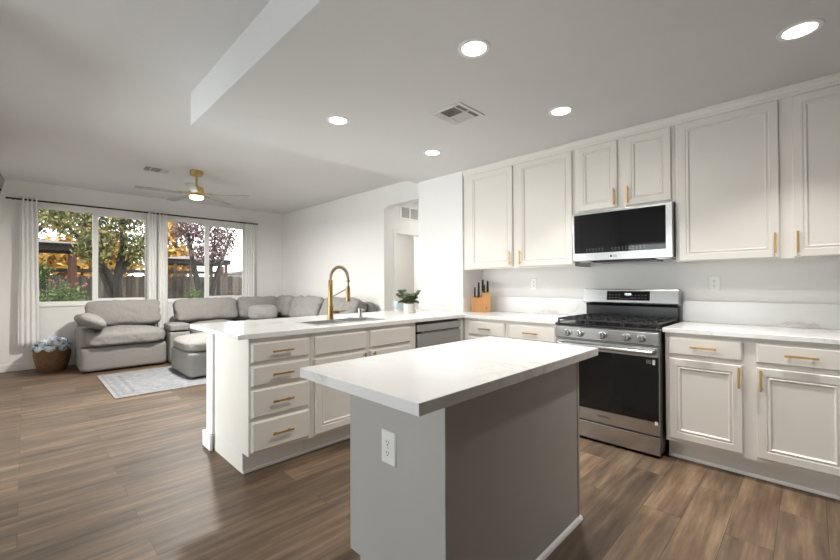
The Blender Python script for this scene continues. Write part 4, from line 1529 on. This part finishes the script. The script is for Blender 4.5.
# console section
t = thing('sofa_console', 'low grey upholstered console between the two sofa seats', 'sofa console', (1.72, 7.5, 0), group=GS)
base_block(t, 1.575, 1.865, 6.98, 7.93, 0.022, 0.50, 7)
feet(t, [(1.63, 7.06), (1.81, 7.06), (1.63, 7.84), (1.81, 7.84)])
bm = B(); soft_box(bm, (1.72, 7.22, 0.56), (0.285, 0.48, 0.11), p=7, crown=0.012, wr=0.004, wscale=5, n=14, seed=8); obj('padded_lid', bm, 'sofa', t, smooth=True, angle=180)
# middle section under the right window
t = thing('sofa_section', 'armless grey sofa seat under the right window beside the console', 'sofa', (2.3, 7.5, 0), group=GS)
base_block(t, 1.875, 2.795, 7.075, 7.93, 0.022, 0.36, 9)
feet(t, [(1.95, 7.16), (2.72, 7.16), (1.95, 7.84), (2.72, 7.84)])
bm = B(); soft_box(bm, (2.335, 7.36, 0.455), (0.88, 0.72, 0.20), p=5, crown=0.06, wr=0.014, wscale=4.5, n=22, seed=10); obj('seat_cushion', bm, 'sofa', t, smooth=True, angle=180)
bm = B(); soft_box(bm, (2.275, 7.60, 0.780), (1.00, 0.40, 0.24), p=8, crown=0.045, wr=0.020, wscale=5, n=28, seed=11, rot=Matrix.Rotation(R(70), 3, 'X')); obj('back_cushion', bm, 'sofa', t, smooth=True, angle=180)
bm = B(); soft_box(bm, (2.335, 7.85, 0.50), (0.88, 0.15, 0.62), p=9, wr=0.006, wscale=4, n=14, seed=12); obj('back_frame', bm, 'sofa_tight', t, smooth=True, angle=180)
# corner section
t = thing('sofa_section', 'grey corner sofa seat where the two wings of the sectional meet', 'sofa', (3.3, 7.5, 0), group=GS)
base_block(t, 2.805, 3.86, 6.90, 7.93, 0.022, 0.36, 13)
feet(t, [(2.9, 7.0), (3.78, 7.0), (2.9, 7.84), (3.78, 7.84)])
bm = B(); soft_box(bm, (3.30, 7.36, 0.455), (1.0, 0.86, 0.20), p=5, crown=0.05, wr=0.012, wscale=4.5, n=20, seed=14); obj('seat_cushion', bm, 'sofa', t, smooth=True, angle=180)
bm = B(); soft_box(bm, (3.20, 7.62, 0.775), (0.80, 0.42, 0.23), p=7, crown=0.045, wr=0.018, wscale=5, n=24, seed=15, rot=Matrix.Rotation(R(70), 3, 'X')); obj('back_cushion', bm, 'sofa', t, smooth=True, angle=180)
bm = B(); soft_box(bm, (3.62, 7.30, 0.79), (0.42, 0.66, 0.23), p=7, crown=0.045, wr=0.018, wscale=5, n=24, seed=16, rot=Matrix.Rotation(R(-68), 3, 'Y')); obj('back_cushion', bm, 'sofa', t, smooth=True, angle=180)
bm = B(); soft_box(bm, (3.33, 7.86, 0.49), (1.04, 0.13, 0.60), p=9, wr=0.006, wscale=4, n=14, seed=17); soft_box(bm, (3.815, 7.36, 0.49), (0.13, 0.86, 0.60), p=9, wr=0.006, wscale=4, n=14, seed=18); obj('back_frame', bm, 'sofa_tight', t, smooth=True, angle=180)
# two sections along the right wall
for i, (y0, y1, lb) in enumerate(((5.84, 6.89, 'armless grey sofa seat along the right wall next to the corner seat'), (4.78, 5.83, 'grey sofa seat along the right wall, partly behind the faucet'))):
    t = thing('sofa_section', lb, 'sofa', (3.4, (y0 + y1) / 2, 0), group=GS)
    base_block(t, 2.90, 3.86, y0, y1, 0.022, 0.36, 20 + i)
    feet(t, [(2.99, y0 + 0.08), (2.99, y1 - 0.08), (3.78, y0 + 0.08), (3.78, y1 - 0.08)])
    ym = (y0 + y1) / 2
    bm = B(); soft_box(bm, (3.24, ym, 0.455), (0.80, 1.03, 0.20), p=5, crown=0.05, wr=0.012, wscale=4.5, n=20, seed=22 + i); obj('seat_cushion', bm, 'sofa', t, smooth=True, angle=180)
    bm = B(); soft_box(bm, (3.575, ym, 0.79), (0.44, 0.98, 0.25), p=6.5, crown=0.045, wr=0.024, wscale=6, n=28, seed=24 + i, rot=Matrix.Rotation(R(-66), 3, 'Y')); obj('back_cushion', bm, 'sofa', t, smooth=True, angle=180)
    bm = B(); soft_box(bm, (3.815, ym, 0.565), (0.13, 1.03, 0.76), p=9, wr=0.006, wscale=4, n=14, seed=26 + i); obj('back_frame', bm, 'sofa_tight', t, smooth=True, angle=180)
t = thing('throw_pillow', 'small grey lumbar pillow in the corner of the sectional', 'pillow', (3.1, 7.2, 0.58), group='loose pillows on the sofa')
bm = B(); soft_box(bm, (3.10, 7.16, 0.72), (0.52, 0.30, 0.14), p=3.4, crown=0.03, wr=0.008, wscale=6, n=20, seed=30, rot=Matrix.Rotation(R(-30), 3, 'Z') @ Matrix.Rotation(R(58), 3, 'X'), pinch=0.35); obj('cushion_cover', bm, 'pillowfab', t, smooth=True, angle=180)
# ottoman
t = thing('ottoman', 'grey upholstered ottoman standing on the blue rug', 'ottoman', (1.95, 6.08, 0.012))
bm = B(); soft_box(bm, (1.945, 6.085, 0.19), (0.93, 0.96, 0.32), p=16, wr=0.004, wscale=3, n=14, seed=31); obj('base', bm, 'sofa_tight', t, smooth=True, angle=180)
for (x, y) in ((1.57, 5.70), (2.32, 5.70), (1.57, 6.48), (2.32, 6.48)):
    bm = B(); box(bm, x - 0.03, x + 0.03, y - 0.03, y + 0.03, 0.0125, 0.036); obj('foot', bm, 'rubber', t, 0.003)
bm = B(); soft_box(bm, (1.945, 6.085, 0.415), (0.96, 0.99, 0.15), p=5, crown=0.055, wr=0.012, wscale=4.5, n=24, seed=32); obj('top_cushion', bm, 'sofa', t, smooth=True, angle=180)

# rug
RX0, RX1, RYa, RYb = 0.685, 2.80, 5.30, 6.80
bm = B(); box(bm, RX0, RX1, RYa, RYb, 0.0005, 0.012)
tag(obj('area_rug', bm, rug_mat((RX1 - RX0) / 2, (RYb - RYa) / 2), None, 0.003), 'distressed blue and white patterned rug in front of the sofa', 'rug')

# basket with a throw
t = thing('wicker_basket', 'round brown wicker basket under the leftmost curtain', 'basket', (0.285, 7.78, 0))
bx, by = 0.285, 7.78
bm = B()
lathe(bm, [(0, 0.001), (0.13, 0.001), (0.155, 0.02), (0.185, 0.12), (0.203, 0.22), (0.205, 0.30), (0.198, 0.365), (0.188, 0.372), (0.185, 0.36), (0.190, 0.30), (0.17, 0.12), (0.14, 0.03), (0, 0.02)], bx, by, 64,
      lambda i, a, r, z: (r * (1 + 0.012 * math.sin(a * 32 + i * PI)), z))
obj('body', bm, 'wicker', t, smooth=True, angle=180)
bm = B()
lathe(bm, [(0.186, 0.374), (0.204, 0.378), (0.212, 0.355), (0.214, 0.335)], bx, by, 96,
      lambda i, a, r, z: (r, z if i < 2 else z - (0.045 if i == 3 else 0.02) * abs(math.sin(a * 4.5))))
sc = obj('scalloped_liner', bm, 'throw', t, smooth=True, angle=180)
so = sc.modifiers.new('thickness', 'SOLIDIFY'); so.thickness = 0.003
t = thing('throw_blanket', 'blue and white folded blanket heaped inside the wicker basket', 'blanket', (bx, by, 0.36))
bm = B(); soft_box(bm, (bx, by, 0.395), (0.33, 0.33, 0.12), p=2.6, crown=0.03, wr=0.03, wscale=9, n=28, seed=40); obj('folds', bm, 'throw', t, smooth=True, angle=180)

# ------------------------------------------------------------------ garden beyond the windows
bm = B(); box(bm, -9, 22, 8.26, 34, -0.5, -0.30); struct('ground', bm, 'ground')


def leaf_cloud(bm, rng, c, r, n, size, flat=0.0):
    for _ in range(n):
        while True:
            p = Vector((rng.uniform(-1, 1), rng.uniform(-1, 1), rng.uniform(-1, 1)))
            if 0.05 < p.length < 1:
                break
        p = p * (0.55 + 0.45 * rng.random())
        q = Vector((c[0] + p.x * r[0], c[1] + p.y * r[1], c[2] + p.z * r[2]))
        d = Vector((rng.uniform(-1, 1), rng.uniform(-1, 0.4), rng.uniform(-0.6, 1))).normalized()
        x, y = frame_of(d)
        a = rng.uniform(0, PI)
        x, y = x * math.cos(a) + y * math.sin(a), y * math.cos(a) - x * math.sin(a)
        s = size * rng.uniform(0.6, 1.3)
        v = [bm.verts.new(q + x * s), bm.verts.new(q + y * s * 0.55 + d * s * 0.15), bm.verts.new(q - x * s), bm.verts.new(q - y * s * 0.55 + d * s * 0.15)]
        bm.faces.new(v)


def tree(name, label, base, limbs, clouds, mat, seed, size=0.05, group='trees beyond the garden fence'):
    rng = random.Random(seed)
    t = thing(name, label, 'tree', base, group=group)
    bm = B()
    for pts, rs in limbs:
        tube(bm, [Vector(base) + Vector(p) for p in pts], rs, 9)
    obj('trunk', bm, 'bark', t, smooth=True)
    bm = B()
    for (c, r, n) in clouds:
        leaf_cloud(bm, rng, c, r, n, size)
    obj('foliage', bm, mat, t)
    return t


# fence
t = thing('garden_fence', 'weathered vertical board fence across the garden', 'fence', (3, 15, -0.3))
rng = random.Random(5)
bm = B()
x = -3.0
while x < 10.0:
    w = 0.135
    box(bm, x, x + w, 15.0 + rng.uniform(0, 0.012), 15.025 + rng.uniform(0, 0.012), -0.30, 1.51 + rng.uniform(-0.03, 0.03))
    x += w + 0.002
obj('boards', bm, 'fence', t)
for z in (0.1, 1.15):
    bm = B(); box(bm, -3, 10, 15.04, 15.08, z, z + 0.09); obj('rail', bm, 'fence', t)

# pergolas
def pergola(label, x0, x1, y0, y1, zr, posts, seed):
    t = thing('pergola', label, 'pergola', ((x0 + x1) / 2, (y0 + y1) / 2, -0.3), group='garden pergolas')
    bm = B()
    box(bm, x0, x1, y0, y0 + 0.10, zr, zr + 0.16); box(bm, x0, x1, y1 - 0.10, y1, zr, zr + 0.16)
    box(bm, x0, x0 + 0.1, y0 + 0.1, y1 - 0.1, zr, zr + 0.16); box(bm, x1 - 0.1, x1, y0 + 0.1, y1 - 0.1, zr, zr + 0.16)
    obj('beams', bm, 'darkwood', t)
    bm = B()
    xm, ym = (x0 + x1) / 2, (y0 + y1) / 2
    o_ = 0.2
    c = [bm.verts.new(p) for p in ((x0 - o_, y0 - o_, zr + 0.165), (x1 + o_, y0 - o_, zr + 0.165), (x1 + o_, y1 + o_, zr + 0.165), (x0 - o_, y1 + o_, zr + 0.165))]
    a = bm.verts.new((xm - 0.3, ym, zr + 0.36)); b = bm.verts.new((xm + 0.3, ym, zr + 0.36))
    bm.faces.new((c[0], c[1], b, a)); bm.faces.new((c[2], c[3], a, b)); bm.faces.new((c[1], c[2], b)); bm.faces.new((c[3], c[0], a)); bm.faces.new(c[::-1])
    obj('roof', bm, 'shingle', t)
    for (px, py) in posts:
        bm = B(); box(bm, px - 0.05, px + 0.05, py - 0.05, py + 0.05, -0.30, zr - 0.001); obj('post', bm, 'redwood', t)
    return t


pergola('low dark-roofed pergola seen through the left window', -2.6, 0.98, 13.2, 14.6, 2.10, [(-2.4, 13.3), (0.88, 13.3), (-2.4, 14.5), (0.88, 14.5)], 1)
pergola('brown pergola on posts seen through the right window', 3.7, 6.0, 17.0, 19.0, 2.05, [(4.02, 17.1), (4.55, 17.1), (5.85, 17.1), (4.02, 18.9), (5.85, 18.9)], 2)
# long trellis rail above the fence
t = thing('trellis_rail', 'long dark horizontal rail on posts above the fence', 'trellis', (2.2, 14.7, -0.3))
bm = B(); box(bm, -3, 4.9, 14.68, 14.74, 1.60, 1.70); obj('rail', bm, 'darkwood', t)
for x in (-2.0, 0.35, 3.05, 4.8):
    bm = B(); box(bm, x - 0.04, x + 0.04, 14.68, 14.74, -0.30, 1.599); obj('post', bm, 'darkwood', t)

tree('shade_tree', 'big-trunked green and gold tree filling the right half of the left window', (1.55, 11.7, -0.3),
     [([(0, 0, 0), (0.02, 0, 0.9), (0.0, 0, 1.6), (0.12, 0.05, 2.5), (0.1, 0, 3.5)], [0.13, 0.11, 0.10, 0.07, 0.04]),
      ([(-0.02, 0, 1.0), (-0.28, 0.05, 1.8), (-0.40, 0.1, 2.6), (-0.55, 0.1, 3.3)], [0.065, 0.055, 0.04, 0.02]),
      ([(0.0, 0, 1.5), (-0.38, 0.1, 2.2), (-0.85, 0.1, 2.8)], [0.08, 0.055, 0.03]),
      ([(0.05, 0, 1.8), (0.45, 0, 2.5), (0.7, 0, 3.1)], [0.07, 0.055, 0.03])],
     [((1.55, 11.7, 3.0), (0.9, 0.7, 0.9), 2600), ((1.15, 11.5, 2.1), (0.5, 0.45, 0.55), 900), ((1.9, 11.6, 2.1), (0.42, 0.45, 0.55), 800), ((0.62, 11.6, 2.95), (0.7, 0.6, 0.8), 1400)], 'leaf_green', 3, 0.052)
tree('maple_tree', 'rust and gold autumn tree at the left edge of the left window', (-0.4, 16.8, -0.3),
     [([(0, 0, 0), (0.05, 0, 1.8), (0.2, 0, 3.2), (0.4, 0, 5.2)], [0.16, 0.13, 0.09, 0.03]), ([(0.1, 0, 2.4), (0.8, 0, 3.4), (1.4, 0, 4.0)], [0.08, 0.06, 0.02])],
     [((0.3, 16.8, 4.0), (1.2, 0.9, 1.3), 2200), ((0.95, 16.6, 3.3), (0.75, 0.6, 0.7), 600), ((-0.9, 16.8, 3.8), (1.0, 0.8, 1.1), 600)], 'leaf_mixed', 4, 0.075)
tree('golden_tree', 'golden autumn tree behind the fence seen through the left window', (1.6, 20.0, -0.3),
     [([(0, 0, 0), (0, 0, 1.8), (0.1, 0, 4)], [0.15, 0.12, 0.05])],
     [((1.6, 20.0, 2.1), (2.2, 1.0, 1.2), 1800), ((2.2, 20.5, 3.0), (1.0, 0.9, 0.8), 400)], 'leaf_yellow', 6, 0.17)
tree('golden_tree', 'golden autumn tree behind the brown pergola', (4.9, 21.0, -0.3),
     [([(0, 0, 0), (0, 0, 1.8), (0.1, 0, 4)], [0.15, 0.12, 0.05])],
     [((4.75, 21.0, 2.2), (1.3, 1.0, 1.3), 1300), ((4.5, 21.0, 3.9), (1.0, 0.9, 1.0), 600)], 'leaf_yellow', 7, 0.15)
tree('plum_tree', 'dusky purple-leaved tree in the middle of the right window', (4.02, 14.0, -0.3),
     [([(0, 0, 0), (0.0, 0, 1.2), (-0.25, 0, 2.3), (-0.4, 0, 3.4)], [0.12, 0.11, 0.07, 0.03]),
      ([(0.1, 0.02, 0.4), (0.32, 0, 1.3), (0.62, 0, 2.3), (0.95, 0, 3.3)], [0.10, 0.09, 0.06, 0.03]),
      ([(0.0, 0, 1.3), (0.35, 0.05, 2.2), (0.45, 0, 3.4)], [0.07, 0.05, 0.02])],
     [((3.75, 14.0, 3.0), (0.75, 0.6, 0.75), 1300), ((4.65, 14.0, 2.75), (0.62, 0.6, 0.72), 900), ((4.2, 13.8, 2.25), (0.75, 0.5, 0.4), 700), ((4.2, 14.0, 3.7), (0.8, 0.6, 0.5), 500)], 'leaf_purple', 8, 0.055)


def shrub(name, label, c, clouds, seed, flowers=0):
    rng = random.Random(seed)
    t = thing(name, label, 'shrub', (c[0], c[1], -0.3), group='shrubs below the windows')
    bm = B()
    for k in range(6):
        a = k * 1.05
        tube(bm, [(c[0] + 0.05 * math.cos(a), c[1] + 0.05 * math.sin(a), -0.3), (c[0] + 0.28 * math.cos(a), c[1] + 0.28 * math.sin(a), 0.7)], [0.018, 0.008], 5)
    obj('stems', bm, 'bark', t)
    bm = B()
    for (cc, r, n) in clouds:
        leaf_cloud(bm, rng, cc, r, n, 0.032)
    obj('foliage', bm, 'leaf_bush', t)
    if flowers:
        bm = B()
        for k in range(flowers):
            p = (c[0] + rng.uniform(-0.32, 0.34), c[1] - rng.uniform(0.1, 0.4), 1.30 + rng.uniform(-0.10, 0.22))
            leaf_cloud(bm, rng, p, (0.032, 0.032, 0.032), 9, 0.02)
        obj('flowers', bm, 'petal', t)
    return t


shrub('rose_bush', 'green bush with pink flowers outside the left window', (0.60, 11.0), [((0.60, 11.0, 0.85), (0.50, 0.45, 0.55), 1500), ((0.35, 11.0, 0.35), (0.5, 0.4, 0.5), 500), ((0.80, 11.0, 0.5), (0.45, 0.4, 0.6), 500)], 21, 11)
shrub('green_shrub', 'round green shrub outside the right window', (3.35, 12.2), [((3.35, 12.2, 0.75), (0.36, 0.36, 0.48), 900), ((3.3, 12.2, 0.2), (0.4, 0.4, 0.4), 300)], 22)
shrub('green_shrub', 'dark green shrub beside the pergola post seen through the left window', (0.15, 12.5), [((0.15, 12.5, 1.5), (0.45, 0.3, 0.40), 800), ((0.15, 12.5, 0.8), (0.45, 0.3, 0.7), 500)], 23)
# neighbouring shed
t = thing('garden_shed', 'pale shed beyond the fence seen through the right window', 'shed', (8.1, 22, -0.3))
bm = B(); box(bm, 7.55, 9.6, 21.5, 23.5, -0.3, 1.75); obj('walls', bm, 'shed', t)
bm = B(); prism(bm, [(7.35, 1.751), (9.8, 1.751), (9.8, 1.80), (8.6, 2.02), (7.35, 1.80)], 'y', 21.3, 23.7); obj('roof', bm, 'shingle', t)
bm = B(); box(bm, 6.55, 6.72, 19.9, 20.07, -0.3, 2.1)
tag(obj('brown_post', bm, 'redwood'), 'reddish brown post standing beyond the fence left of the shed', 'post')
